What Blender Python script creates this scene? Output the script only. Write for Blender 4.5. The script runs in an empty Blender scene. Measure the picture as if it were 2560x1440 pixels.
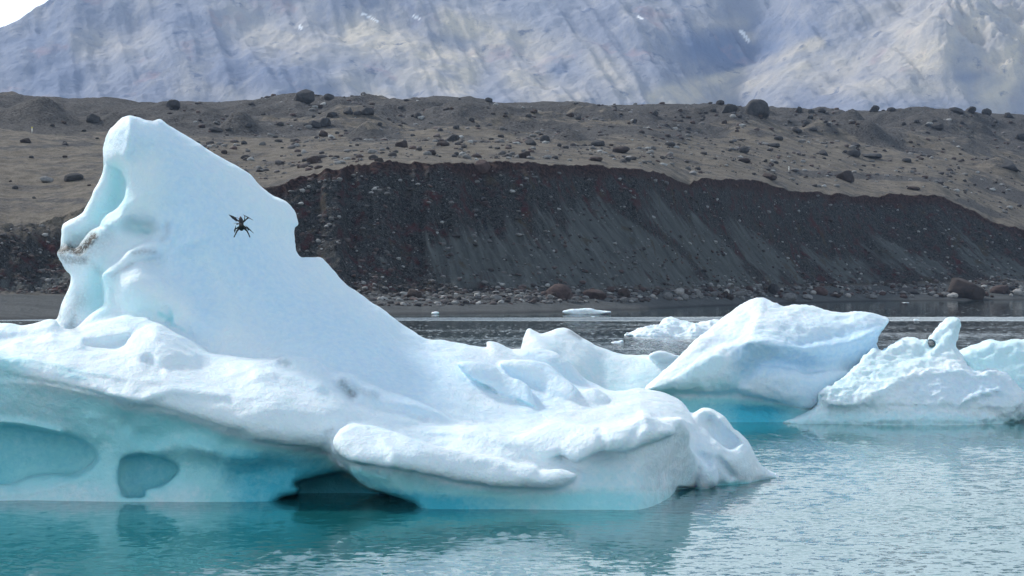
import bpy, math, random, time
import numpy as np
from mathutils import Vector, Matrix
R = math.radians
T0 = time.time()
sc = bpy.context.scene
COL = sc.collection

# ------------------------------------------------------------------ camera
F = 6500.0            # focal length in photo pixels (photo is 2560 wide)
CH = 5.2              # eye height above the lagoon
HY = 690.0            # photo row of the horizon
cam_d = bpy.data.cameras.new('camera'); cam = bpy.data.objects.new('camera', cam_d); COL.objects.link(cam)
cam.location = (0, 0, CH); cam.rotation_euler = (R(90), 0, 0)
cam_d.sensor_width = 36; cam_d.lens = 36 * F / 2560
cam_d.shift_y = -(720 - HY) / 2560
cam_d.clip_start = 0.5; cam_d.clip_end = 30000
sc.camera = cam

# ------------------------------------------------------------------ sky, sun, exposure
SUN_AZ, SUN_EL = -48.0, 40.0        # degrees; azimuth from +Y towards +X
w = bpy.data.worlds.new('World'); sc.world = w; w.use_nodes = True
nt = w.node_tree; nt.nodes.clear()
def N(nt, t, **kw):
    n = nt.nodes.new(t)
    for k, v in kw.items():
        if k == 'inp':
            for a, b in v.items(): n.inputs[a].default_value = b
        else: setattr(n, k, v)
    return n
out = N(nt, 'ShaderNodeOutputWorld'); bg = N(nt, 'ShaderNodeBackground')
sky = N(nt, 'ShaderNodeTexSky', sky_type='NISHITA', sun_disc=False)
sky.sun_elevation = R(SUN_EL); sky.sun_rotation = R(SUN_AZ); sky.air_density = 1.0; sky.dust_density = 2.0; sky.ozone_density = 1.0
tc = N(nt, 'ShaderNodeTexCoord')
mp = N(nt, 'ShaderNodeMapping'); mp.inputs['Scale'].default_value = (1, 1, 3.2)
nz = N(nt, 'ShaderNodeTexNoise', inp={'Scale': 2.6, 'Detail': 7, 'Roughness': .6, 'Distortion': .4})
rp = N(nt, 'ShaderNodeMapRange', inp={'From Min': .36, 'From Max': .6, 'To Min': .35, 'To Max': .9})
mx = N(nt, 'ShaderNodeMix', data_type='RGBA')
mx.inputs['B'].default_value = (11.7, 13.1, 13.7, 1)
nt.links.new(tc.outputs['Generated'], mp.inputs['Vector']); nt.links.new(mp.outputs[0], nz.inputs['Vector'])
sepw = N(nt, 'ShaderNodeSeparateXYZ'); nt.links.new(tc.outputs['Generated'], sepw.inputs[0])
hi = N(nt, 'ShaderNodeMapRange', inp={'From Min': .10, 'From Max': .42, 'To Min': 1.5, 'To Max': .36}); nt.links.new(sepw.outputs['Z'], hi.inputs['Value'])
ml = N(nt, 'ShaderNodeMath', operation='MULTIPLY'); nt.links.new(rp.outputs[0], ml.inputs[0]); nt.links.new(hi.outputs[0], ml.inputs[1])
nt.links.new(nz.outputs['Fac'], rp.inputs['Value']); nt.links.new(ml.outputs[0], mx.inputs['Factor'])
nt.links.new(sky.outputs[0], mx.inputs['A']); nt.links.new(mx.outputs['Result'], bg.inputs['Color'])
bg.inputs['Strength'].default_value = 0.10
nt.links.new(bg.outputs[0], out.inputs[0])
sd = bpy.data.lights.new('sun', 'SUN'); sun = bpy.data.objects.new('sun', sd); COL.objects.link(sun)
sd.energy = 2.7; sd.angle = R(7); sd.color = (1, .955, .89)
sv = Vector((math.sin(R(SUN_AZ)) * math.cos(R(SUN_EL)), math.cos(R(SUN_AZ)) * math.cos(R(SUN_EL)), math.sin(R(SUN_EL))))
sun.rotation_euler = sv.to_track_quat('Z', 'Y').to_euler(); sun.location = (-40, 20, 60)
sc.view_settings.view_transform = 'Standard'; sc.view_settings.look = 'None'
sc.view_settings.exposure = 0.28; sc.view_settings.gamma = 1
sc.cycles.max_bounces = 8; sc.cycles.volume_bounces = 1

# ------------------------------------------------------------------ helpers
def tag(o, label=None, cat=None, group=None, kind=None):
    if label: o['label'] = label
    if cat: o['category'] = cat
    if group: o['group'] = group
    if kind: o['kind'] = kind
    return o
def P(px, py, Y):
    return ((px - 1280) / F * Y, Y, CH + (HY - py) / F * Y)
def mesh_obj(name, V, Fc, mat, attrs=None, smooth=True, parent=None):
    me = bpy.data.meshes.new(name)
    V = np.asarray(V, np.float32); Fc = np.asarray(Fc, np.int32); k = Fc.shape[1]
    me.vertices.add(len(V)); me.vertices.foreach_set('co', V.ravel())
    me.loops.add(Fc.size); me.loops.foreach_set('vertex_index', Fc.ravel())
    me.polygons.add(len(Fc)); me.polygons.foreach_set('loop_start', np.arange(0, Fc.size, k, dtype=np.int32))
    me.polygons.foreach_set('use_smooth', np.full(len(Fc), smooth))
    me.update(calc_edges=True)
    for a, v in (attrs or {}).items():
        at = me.attributes.new(a, 'FLOAT', 'POINT'); at.data.foreach_set('value', np.asarray(v, np.float32))
    if mat: me.materials.append(mat)
    o = bpy.data.objects.new(name, me); COL.objects.link(o)
    if parent: o.parent = parent
    return o
def _h(ix, iy, iz, s):
    n = (ix.astype(np.int64) * 374761393 + iy.astype(np.int64) * 668265263 + iz.astype(np.int64) * 1274126177 + s * 144665) & 0x7fffffff
    n = ((n ^ (n >> 13)) * 1103515245 + 12345) & 0x7fffffff
    n = ((n ^ (n >> 15)) * 69069 + 1) & 0x7fffffff
    return (n & 0xffff).astype(np.float32) / 32767.5 - 1
def vnoise(x, y, z=None, s=0):
    if z is None:
        ix = np.floor(x); iy = np.floor(y); fx = x - ix; fy = y - iy; z0 = np.zeros_like(ix)
        u = fx * fx * (3 - 2 * fx); v = fy * fy * (3 - 2 * fy)
        a = _h(ix, iy, z0, s); b = _h(ix + 1, iy, z0, s); c = _h(ix, iy + 1, z0, s); d = _h(ix + 1, iy + 1, z0, s)
        return (a + (b - a) * u) * (1 - v) + (c + (d - c) * u) * v
    iz = np.floor(z); fz = z - iz; q = fz * fz * (3 - 2 * fz)
    def lay(k):
        ix = np.floor(x); iy = np.floor(y); fx = x - ix; fy = y - iy
        u = fx * fx * (3 - 2 * fx); v = fy * fy * (3 - 2 * fy)
        a = _h(ix, iy, k, s); b = _h(ix + 1, iy, k, s); c = _h(ix, iy + 1, k, s); d = _h(ix + 1, iy + 1, k, s)
        return (a + (b - a) * u) * (1 - v) + (c + (d - c) * u) * v
    return lay(iz) * (1 - q) + lay(iz + 1) * q
def fbm(x, y, z=None, o=4, s=0, g=.5, ridge=False):
    t = 0; a = 1; n = 0
    for i in range(o):
        f = 2.03 ** i
        v = vnoise(x * f + 17.3 * i, y * f - 9.1 * i, None if z is None else z * f + 5.7 * i, s + i)
        if ridge: v = 1 - 2 * np.abs(v)
        t = t + a * v; n += a; a *= g
    return t / n
def interp(pts, x):
    p = np.array(pts, float); return np.interp(x, p[:, 0], p[:, 1])
def sstep(a, b, x):
    t = np.clip((x - a) / (b - a), 0, 1); return t * t * (3 - 2 * t)

# ------------------------------------------------------------------ materials
def newmat(name):
    m = bpy.data.materials.new(name); m.use_nodes = True
    return m, m.node_tree, m.node_tree.nodes['Principled BSDF']
def mixc(nt, fac, a, b, mode='MIX'):
    n = nt.nodes.new('ShaderNodeMix'); n.data_type = 'RGBA'; n.blend_type = mode
    for k, v in (('Factor', fac), ('A', a), ('B', b)):
        if isinstance(v, (int, float)): n.inputs[k].default_value = v
        elif isinstance(v, tuple): n.inputs[k].default_value = (*v, 1)
        else: nt.links.new(v, n.inputs[k])
    return n.outputs['Result']
def math_(nt, op, a, b=0.0, c=None, clamp=False):
    n = nt.nodes.new('ShaderNodeMath'); n.operation = op; n.use_clamp = clamp
    for i, v in enumerate((a, b, c)):
        if v is None: continue
        if isinstance(v, (int, float)): n.inputs[i].default_value = v
        else: nt.links.new(v, n.inputs[i])
    return n.outputs[0]
def attr(nt, name):
    n = nt.nodes.new('ShaderNodeAttribute'); n.attribute_name = name; return n.outputs['Fac']
def noise(nt, vec, scale, detail=4, rough=.55, dist=0):
    n = nt.nodes.new('ShaderNodeTexNoise')
    n.inputs['Scale'].default_value = scale; n.inputs['Detail'].default_value = detail
    n.inputs['Roughness'].default_value = rough; n.inputs['Distortion'].default_value = dist
    if vec is not None: nt.links.new(vec, n.inputs['Vector'])
    return n.outputs['Fac']
def maprange(nt, v, a, b, c=0.0, d=1.0):
    n = nt.nodes.new('ShaderNodeMapRange')
    nt.links.new(v, n.inputs[0])
    for i, x in enumerate((a, b, c, d)): n.inputs[i + 1].default_value = x
    return n.outputs[0]
def coords(nt, scale=(1, 1, 1), rot=(0, 0, 0), src='Object'):
    t = nt.nodes.new('ShaderNodeTexCoord'); m = nt.nodes.new('ShaderNodeMapping')
    m.inputs['Scale'].default_value = scale; m.inputs['Rotation'].default_value = rot
    nt.links.new(t.outputs[src], m.inputs[0]); return m.outputs[0]
def bump(nt, h, strength, dist, prev=None):
    n = nt.nodes.new('ShaderNodeBump'); n.inputs['Strength'].default_value = strength; n.inputs['Distance'].default_value = dist
    nt.links.new(h, n.inputs['Height'])
    if prev is not None: nt.links.new(prev, n.inputs['Normal'])
    return n.outputs[0]

def ice_material():
    m, nt, b = newmat('glacier_ice')
    oc = coords(nt)
    clear = attr(nt, 'clear'); dirt = attr(nt, 'dirt'); sheen = attr(nt, 'sheen')
    n1 = noise(nt, oc, .9, 5, .6); n2 = noise(nt, oc, 7, 4, .65); n3 = noise(nt, oc, 14, 4, .7)
    snow = mixc(nt, maprange(nt, n1, .35, .65), (.83, .90, .935), (.76, .875, .93))
    snow = mixc(nt, math_(nt, 'MULTIPLY', maprange(nt, n2, .35, .7), .35), snow, (.68, .82, .93))
    grain = noise(nt, oc, 15, 3, .7)
    snow = mixc(nt, maprange(nt, grain, .44, .68, 0, .4), snow, (.66, .82, .93))
    cy = mixc(nt, math_(nt, 'MAXIMUM', sheen, 0.0), snow, (.60, .86, .91))  # positive values: cyan tint of the ice
    cy = mixc(nt, math_(nt, 'MAXIMUM', math_(nt, 'MULTIPLY', sheen, -1.0), 0.0), cy, mixc(nt, maprange(nt, n2, .38, .66), (.62, .80, .945), (.50, .73, .93)))  # negative values: sky-lit blue shade painted into faces turned from the sun
    ice = mixc(nt, maprange(nt, n1, .3, .7), (.26, .68, .74), (.44, .80, .85))
    ice = mixc(nt, maprange(nt, noise(nt, oc, 3.0, 5, .7), .56, .75, 0, .55), ice, (.66, .84, .89))
    wob = math_(nt, 'MULTIPLY_ADD', math_(nt, 'SUBTRACT', n2, .5), .5, clear)
    wob = math_(nt, 'MULTIPLY_ADD', math_(nt, 'SUBTRACT', n1, .5), .5, wob)
    fac = nt.nodes.new('ShaderNodeMapRange'); fac.interpolation_type = 'SMOOTHSTEP'
    nt.links.new(wob, fac.inputs[0]); fac.inputs[1].default_value = .12; fac.inputs[2].default_value = .95
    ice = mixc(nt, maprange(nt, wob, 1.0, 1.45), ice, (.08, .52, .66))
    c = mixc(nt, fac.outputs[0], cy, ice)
    dn = math_(nt, 'MULTIPLY', dirt, maprange(nt, noise(nt, oc, 16, 4, .7), .32, .6, .45, 1.35), clamp=True)
    c = mixc(nt, dn, c, (.055, .055, .052))
    nt.links.new(c, b.inputs['Base Color'])
    nt.links.new(maprange(nt, fac.outputs[0], 0, 1, .62, .3), b.inputs['Roughness'])
    b.inputs['IOR'].default_value = 1.31
    b.inputs['Subsurface Weight'].default_value = .35
    b.inputs['Subsurface Radius'].default_value = (.18, .5, .7); b.inputs['Subsurface Scale'].default_value = .22
    bn = bump(nt, n1, .5, .14); bn = bump(nt, n2, .45, .05, bn); bn = bump(nt, n3, .7, .024, bn)
    vr = nt.nodes.new('ShaderNodeTexVoronoi'); vr.feature = 'SMOOTH_F1'; vr.inputs['Scale'].default_value = 3.2; nt.links.new(oc, vr.inputs['Vector']); bn = bump(nt, vr.outputs['Distance'], .35, .05, bn)
    nt.links.new(bn, b.inputs['Normal'])
    return m
ICE = ice_material()

W_OFF = .036
W_AMP = (.07, .40, .06)
def water_material():
    m, nt, b = newmat('lagoon_water')
    t = nt.nodes.new('ShaderNodeTexCoord'); sep = nt.nodes.new('ShaderNodeSeparateXYZ'); nt.links.new(t.outputs['Object'], sep.inputs[0])
    def wc(sx, sy, rz=0):
        mm = nt.nodes.new('ShaderNodeMapping'); mm.inputs['Scale'].default_value = (sx, sy, 1); mm.inputs['Rotation'].default_value = (0, 0, rz)
        nt.links.new(t.outputs['Object'], mm.inputs[0]); return mm.outputs[0]
    big = noise(nt, wc(.03, .05), 1, 3, .5)
    patch = maprange(nt, big, .35, .65, .55, 1.2)
    # wind-ruffled band near the far shore and calmer lee behind the bergs
    band = maprange(nt, sep.outputs['Y'], 296, 306, 0, 1); band2 = maprange(nt, sep.outputs['Y'], 322, 334, 1, 0)
    bandf = math_(nt, 'MULTIPLY', band, band2)
    lee = attr(nt, 'lee')
    amp = math_(nt, 'MULTIPLY', patch, lee)
    amp = math_(nt, 'MULTIPLY_ADD', bandf, .9, amp)
    def slope(vec, detail, rough, dist):
        n = nt.nodes.new('ShaderNodeTexNoise'); n.inputs['Scale'].default_value = 1; n.inputs['Detail'].default_value = detail; n.inputs['Roughness'].default_value = rough; n.inputs['Distortion'].default_value = dist
        nt.links.new(vec, n.inputs['Vector'])
        v = nt.nodes.new('ShaderNodeVectorMath'); v.operation = 'SUBTRACT'; nt.links.new(n.outputs['Color'], v.inputs[0]); v.inputs[1].default_value = (.5, .5, .5); return v.outputs[0]
    def vadd(a, b, k):
        v = nt.nodes.new('ShaderNodeVectorMath'); v.operation = 'MULTIPLY_ADD'; nt.links.new(b, v.inputs[0]); v.inputs[1].default_value = (k, k, 0); nt.links.new(a, v.inputs[2]); return v.outputs[0]
    zero = nt.nodes.new('ShaderNodeCombineXYZ').outputs[0]
    sl = vadd(zero, slope(wc(.5, .5, .25), 2, .5, .3), W_AMP[0])
    sl = vadd(sl, slope(wc(3.1, 3.4, -.05), 4, .65, .15), W_AMP[1])
    sl = vadd(sl, slope(wc(9, 6, .1), 2, .6, .2), W_AMP[2])
    sc_ = nt.nodes.new('ShaderNodeVectorMath'); sc_.operation = 'SCALE'; nt.links.new(sl, sc_.inputs[0]); nt.links.new(amp, sc_.inputs['Scale'])
    ad = nt.nodes.new('ShaderNodeVectorMath'); ad.operation = 'ADD'; nt.links.new(sc_.outputs[0], ad.inputs[0]); 
    # the wave faces one sees at a low angle are the ones leaning towards the shore; scattered steeper crests catch the sky
    crest_ = maprange(nt, noise(nt, wc(1.6, .30), 1, 3, .6), .60, .70, 0, .10)
    off = math_(nt, 'MULTIPLY', math_(nt, 'MULTIPLY', amp, amp), W_OFF)
    off = math_(nt, 'ADD', off, math_(nt, 'MULTIPLY', crest_, maprange(nt, sep.outputs['Y'], 60, 160, .35, 1)))
    off = math_(nt, 'MULTIPLY', math_(nt, 'MULTIPLY_ADD', bandf, .05, off), -1.0)
    cbn = nt.nodes.new('ShaderNodeCombineXYZ'); nt.links.new(off, cbn.inputs[1]); cbn.inputs[2].default_value = 1
    nt.links.new(cbn.outputs[0], ad.inputs[1])
    nn = nt.nodes.new('ShaderNodeVectorMath'); nn.operation = 'NORMALIZE'; nt.links.new(ad.outputs[0], nn.inputs[0]); bn = nn.outputs[0]
    nt.links.new(bn, b.inputs['Normal'])
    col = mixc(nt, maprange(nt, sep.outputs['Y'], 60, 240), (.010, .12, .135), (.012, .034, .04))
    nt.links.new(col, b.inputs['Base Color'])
    b.inputs['Roughness'].default_value = .04; b.inputs['IOR'].default_value = 1.33
    return m
WATER = water_material()

def terrain_material():
    m, nt, b = newmat('moraine')
    oc = coords(nt)
    zb = attr(nt, 'beach'); zf = attr(nt, 'bluff'); sface = attr(nt, 'face'); g = attr(nt, 'fall'); gr = attr(nt, 'grass'); rim = attr(nt, 'rim')
    n_s = noise(nt, oc, .06, 6, .6); n_m = noise(nt, oc, .35, 6, .65); n_f = noise(nt, oc, 1.8, 4, .7); n_ff = noise(nt, oc, 5, 3, .7)
    # grass flats and gravel mounds
    grass = mixc(nt, maprange(nt, n_m, .3, .7), (.09, .077, .06), (.225, .20, .165))
    gravel = mixc(nt, maprange(nt, n_f, .35, .65), (.02, .02, .021), (.125, .123, .123))
    gfac = math_(nt, 'ADD', gr, math_(nt, 'MULTIPLY', math_(nt, 'SUBTRACT', n_s, .5), 2.6))
    gfac = math_(nt, 'ADD', gfac, math_(nt, 'MULTIPLY', math_(nt, 'SUBTRACT', n_m, .5), 1.2))
    plat = mixc(nt, maprange(nt, gfac, .38, .62), gravel, grass)
    plat = mixc(nt, maprange(nt, n_ff, .53, .62, 0, .8), plat, (.045, .042, .042))
    plat = mixc(nt, maprange(nt, n_f, .56, .66, 0, .7), plat, (.04, .038, .038))
    rub = maprange(nt, noise(nt, oc, .16, 7, .72, .3), .50, .60, 0, .85)
    plat = mixc(nt, rub, plat, mixc(nt, maprange(nt, n_f, .4, .62), (.022, .022, .024), (.13, .125, .125)))
    # bluff: grey sand chutes and dark stony ribs following the fall line
    cb = nt.nodes.new('ShaderNodeCombineXYZ'); nt.links.new(g, cb.inputs[0]); nt.links.new(sface, cb.inputs[1])
    streak = nt.nodes.new('ShaderNodeMapping'); streak.inputs['Scale'].default_value = (1, 3, 1); nt.links.new(cb.outputs[0], streak.inputs[0])
    s1 = noise(nt, streak.outputs[0], .22, 5, .6, .25); s2 = noise(nt, streak.outputs[0], 1.1, 4, .65, .2)
    sand = mixc(nt, maprange(nt, s2, .3, .7), (.045, .052, .054), (.115, .127, .128))
    stony = mixc(nt, maprange(nt, n_f, .38, .62), (.004, .0045, .005), (.048, .053, .056))
    stony = mixc(nt, maprange(nt, n_ff, .54, .68, 0, .8), stony, (.17, .17, .17))
    red = mixc(nt, maprange(nt, n_m, .52, .66), stony, (.06, .020, .022))
    sf = math_(nt, 'MULTIPLY_ADD', s1, 1.6, math_(nt, 'MULTIPLY_ADD', s2, .5, math_(nt, 'MULTIPLY', math_(nt, 'ABSOLUTE', math_(nt, 'SUBTRACT', sface, .36)), -1.5)))
    sf = math_(nt, 'ADD', sf, attr(nt, 'sand_shade'))  # chute and rib contrast also stands in for gully shading
    bl = mixc(nt, maprange(nt, sf, .64, .84), red, sand)
    vor = nt.nodes.new('ShaderNodeTexVoronoi'); vor.inputs['Scale'].default_value = 1.1; nt.links.new(oc, vor.inputs['Vector'])
    peb = maprange(nt, vor.outputs['Distance'], .10, .22, 1, 0)
    vc = nt.nodes.new('ShaderNodeSeparateColor'); nt.links.new(vor.outputs['Color'], vc.inputs[0])
    peb = math_(nt, 'MULTIPLY', peb, maprange(nt, vc.outputs[0], .62, .75))
    bl = mixc(nt, math_(nt, 'MULTIPLY', peb, .5), bl, mixc(nt, vc.outputs[1], (.16, .15, .15), (.32, .33, .33)))
    tuft = math_(nt, 'MULTIPLY', maprange(nt, noise(nt, oc, .22, 5, .7), .58, .66), .7)
    bl = mixc(nt, tuft, bl, (.06, .048, .03))
    bl = mixc(nt, rim, bl, mixc(nt, maprange(nt, n_f, .4, .65), (.014, .009, .009), (.07, .038, .034)))  # dark rim soil, with the shadow line under the lip painted in
    # beach
    bc = mixc(nt, maprange(nt, n_ff, .35, .65), (.05, .056, .06), (.12, .13, .135))
    bc = mixc(nt, maprange(nt, noise(nt, coords(nt, (.03, .5, .5)), 1, 4), .45, .6, 0, .5), bc, (.05, .056, .06))
    bc = mixc(nt, attr(nt, 'wet'), bc, (.03, .034, .038))
    c = mixc(nt, zf, plat, bl); c = mixc(nt, zb, c, bc)
    nt.links.new(c, b.inputs['Base Color']); b.inputs['Roughness'].default_value = .95
    b.inputs['Specular IOR Level'].default_value = .2
    bn = bump(nt, n_m, .7, .8); bn = bump(nt, n_f, .8, .45, bn); bn = bump(nt, n_ff, .8, .18, bn)
    nt.links.new(bn, b.inputs['Normal'])
    return m
TERR = terrain_material()

def mountain_material():
    m, nt, b = newmat('hazed_mountain_rock')
    oc = coords(nt)
    pale = attr(nt, 'pale'); snowp = attr(nt, 'snow'); down = coords(nt, (.012, .004, .006), (0, 0, .2))
    n1 = noise(nt, oc, .006, 8, .62, .3); n2 = noise(nt, oc, .03, 8, .68, .2); n3 = noise(nt, down, 1.6, 8, .7, .3)
    c = mixc(nt, maprange(nt, n1, .3, .7), (.19, .22, .30), (.31, .335, .40))  # blue of the distant haze is mixed into the rock colour
    c = mixc(nt, maprange(nt, n3, .48, .66, 0, .7), c, (.42, .41, .41))
    pf = math_(nt, 'MULTIPLY', pale, maprange(nt, n2, .3, .58, .25, 1.15), clamp=True)
    c = mixc(nt, math_(nt, 'MULTIPLY', pale, -1.3, clamp=True), c, (.11, .17, .30))  # valley shade painted in as deep blue
    c = mixc(nt, pf, c, (.58, .53, .45))  # pale gravel and sunlit slopes, the sunlight painted in as cream
    c = mixc(nt, maprange(nt, noise(nt, oc, .009, 5, .6), .6, .7, 0, .55), c, (.42, .30, .32))
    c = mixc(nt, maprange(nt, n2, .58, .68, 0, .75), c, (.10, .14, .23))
    c = mixc(nt, snowp, c, (.85, .87, .9))
    nt.links.new(c, b.inputs['Base Color']); b.inputs['Roughness'].default_value = 1; b.inputs['Specular IOR Level'].default_value = .1
    bn = bump(nt, n2, .35, 7); bn = bump(nt, noise(nt, oc, .12, 5, .7), .6, 5, bn)
    nt.links.new(bn, b.inputs['Normal'])
    return m
MTN = mountain_material()

def rock_material(name, ca, cb):
    m, nt, b = newmat(name)
    oc = coords(nt)
    oi = nt.nodes.new('ShaderNodeObjectInfo')
    c = mixc(nt, maprange(nt, noise(nt, oc, 2.5, 6, .7), .35, .65), ca, cb)
    c = mixc(nt, math_(nt, 'MULTIPLY', oi.outputs['Random'], .4), c, (.03, .03, .032))
    nt.links.new(c, b.inputs['Base Color']); b.inputs['Roughness'].default_value = .9; b.inputs['Specular IOR Level'].default_value = .25
    nt.links.new(bump(nt, noise(nt, oc, 6, 6, .7), .8, .1), b.inputs['Normal'])
    return m
ROCKM = {'dark': rock_material('dark_basalt', (.03, .032, .036), (.075, .075, .08)),
         'brown': rock_material('brown_basalt', (.026, .020, .019), (.075, .055, .05)),
         'red': rock_material('reddish_lava', (.045, .03, .029), (.125, .085, .08)),
         'grey': rock_material('grey_stone', (.12, .125, .13), (.26, .26, .26)),
         'pale': rock_material('pale_stone', (.28, .28, .28), (.48, .46, .44))}

# ------------------------------------------------------------------ shore, bluff, plateau (one sheet)
cols = np.arange(-1700, 4301, 4.0)
wl = [(-900, 815), (0, 800), (140, 797), (1000, 787), (1300, 782), (1600, 774), (1750, 766), (2000, 757), (2200, 753), (2560, 750), (3500, 747)]
toe = [(-900, 735), (0, 734), (1000, 733), (1300, 728), (1700, 722), (2200, 712), (2560, 703), (3500, 700)]
rimy = [(-900, 560), (0, 566), (100, 560), (180, 530), (300, 495), (500, 475), (660, 468), (720, 456), (790, 436), (815, 424), (870, 420), (880, 415), (940, 409), (1000, 408), (1100, 410), (1200, 408),
        (1290, 405), (1400, 414), (1550, 418), (1620, 428), (1660, 434), (1700, 456), (1725, 466), (1735, 449), (1800, 449), (1890, 450), (1930, 465), (1970, 476), (2050, 481), (2130, 489), (2200, 493), (2230, 486), (2340, 489), (2380, 502),
        (2430, 528), (2490, 560), (2560, 572), (2700, 590), (3500, 600)]
midy = [(-900, 345), (0, 345), (600, 350), (1000, 345), (1600, 352), (2100, 365), (2300, 385), (2560, 430), (3500, 440)]
crest = [(-900, 236), (0, 234), (30, 234), (60, 242), (100, 236), (140, 236), (200, 244), (260, 243), (350, 256), (430, 255), (480, 256), (560, 257), (620, 252), (690, 242), (740, 233), (800, 236), (900, 240), (1000, 247), (1050, 242), (1090, 238), (1180, 243), (1240, 258),
         (1300, 259), (1400, 252), (1440, 249), (1520, 260), (1620, 258), (1700, 258), (1790, 262), (1860, 270), (1930, 272), (2100, 279), (2200, 279), (2380, 279), (2480, 284), (2560, 291), (3500, 300)]
NC = len(cols)
ysh = CH * F / (interp(wl, cols) - HY)
ysh = ysh + 3.0 * fbm(cols / 60., cols * 0 + 3, o=3, s=4)
bw = interp([(-900, 36), (1000, 34), (2000, 28), (3500, 26)], cols)
yt = ysh + bw; zt = CH + (HY - interp(toe, cols)) / F * yt
ryy = interp(rimy, cols) + 8 * fbm(cols / 20., cols * 0, o=5, s=9, g=.68)
run = interp([(-900, 26), (1000, 30), (2560, 34), (3500, 34)], cols)
yr = yt + run; zr = CH + (HY - ryy) / F * yr
kk = np.exp(-(np.arange(-40, 41) / 14.) ** 2); kk /= kk.sum(); zr_s = np.convolve(np.pad(zr, 40, 'edge'), kk, 'valid')
ym = yr + 115; zm = CH + (HY - interp(midy, cols)) / F * ym
yc = yr + 300; cy_ = interp(crest, cols); zc = CH + (HY - cy_) / F * yc
segs = [(ysh - 70, zt * 0 - 5.0, 6), (ysh, zt * 0, 26), (yt, zt, 190), (yr, zr, 4), (yr + .9, zr + .15, 110), (ym, zm, 170), (yc, zc, 14), (yc + 120, zc - 14, 12), (yc * 0 + 3000, zc * 0 + 40, 0)]
rowsY, rowsZ, rowsS = [], [], []
for i in range(len(segs) - 1):
    (a, za, n), (b_, zb_, _) = segs[i], segs[i + 1]
    for k in range(n):
        t = k / n
        if i == 2: zt_ = t ** 1.06 if False else t
        rowsY.append(a + (b_ - a) * t); rowsZ.append(za + (zb_ - za) * t); rowsS.append(np.full(NC, i + t))
rowsY.append(segs[-1][0]); rowsZ.append(segs[-1][1]); rowsS.append(np.full(NC, 8.0))
Y = np.array(rowsY); Z = np.array(rowsZ); S = np.array(rowsS)     # (rows, cols)
X = (cols[None, :] - 1280) / F * Y
plm = (S >= 4) & (S < 5); Z = np.where(plm, Z - (1 - (S - 4)) * (zr - zr_s)[None, :] * (1 - np.exp(-(Y - yr[None, :]) / 7.)), Z)
isface = ((S >= 2) & (S < 3)).astype(float); tf = np.clip(S - 2, 0, 1)
# concave scree profile: flatter near the toe, steep at the top
Z = Z - isface * 3.2 * np.sin(np.pi * tf) * (1 - .4 * tf) 
tilt = interp([(-900, .1), (900, .25), (1500, .7), (2100, 1.1), (3500, 1.1)], cols)[None, :]
fall = X + tilt * (Z - 12)              # constant along the fall line, which leans to the right going down
gul = fbm(fall / 9., tf * 1.2, o=2, s=21) * 1.9 + fbm(fall / 2.6, tf * 2.2, o=4, s=22, g=.6) * 1.1
env = np.sin(np.pi * np.clip(tf * .92 + .06, 0, 1)) * isface
rug = interp([(-900, 1), (1100, 1), (1500, .25), (1700, .3), (2100, .6), (3500, .9)], cols)[None, :]
Z += env * (gul * (.5 + .8 * tf)) + isface * rug * (fbm(X / 2.2, Y / 2.2, Z / 2.2, o=4, s=31) * 1.3)
isbeach = ((S >= 1) & (S < 2)).astype(float)
Z += isbeach * (fbm(X / 5, Y / 2.2, o=3, s=41) * .22) * sstep(1.0, 1.25, S)
pl = np.clip((S - 4) / .25, 0, 1) * (S < 7)
up = sstep(4.8, 5.5, S)
mound = np.maximum(fbm(X / 34, Y / 42, o=3, s=51), -.2)
Z += pl * ((1 - up) * fbm(X / 24, Y / 26, o=4, s=53) * 1.0 + up * (1 - .75 * sstep(5.8, 6.0, S)) * (mound * 7.5 + fbm(X / 9, Y / 10, o=4, s=54) * 2.2)) \
     + pl * fbm(X / 3.0, Y / 3.0, o=3, s=55) * .3
# named mounds of the plateau: (px, py of the top, half-width px, height m)
def colrow(px, py):
    """first place, going away from the camera, where this view column shows photo row py"""
    j = int(round((px - cols[0]) / 4)); j = min(max(j, 0), NC - 1)
    pr = HY - (Z[:, j] - CH) * F / Y[:, j]
    m = np.where((S[:, j] > 1.0) & (S[:, j] < 6.5) & (pr <= py))[0]
    return (m[0] if len(m) else len(pr) - 30), j
for (mx_, my, mw, mh) in [(600, 330, 55, 4.5), (920, 340, 50, 3), (1430, 362, 62, 3.2), (2180, 350, 60, 4.5), (2130, 300, 36, 3), (1130, 285, 110, 2.5), (300, 330, 90, 4), (110, 300, 90, 4), (1500, 290, 70, 2.5), (2060, 330, 45, 2.4), (2500, 430, 60, 4), (2330, 470, 60, 2)]:
    r_, j = colrow(mx_, my); x0, y0 = X[r_, j], Y[r_, j]; wd = mw / F * y0
    d = np.hypot((X - x0) / wd, (Y - y0) / (wd * 1.4)); Z += pl * mh * np.exp(-d ** 2 * 1.6)
SS = S
beach = 1 - sstep(1.9, 2.03, S); bluffa = (S < 3.0).astype(float) * sstep(1.95, 2.05, S)
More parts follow.
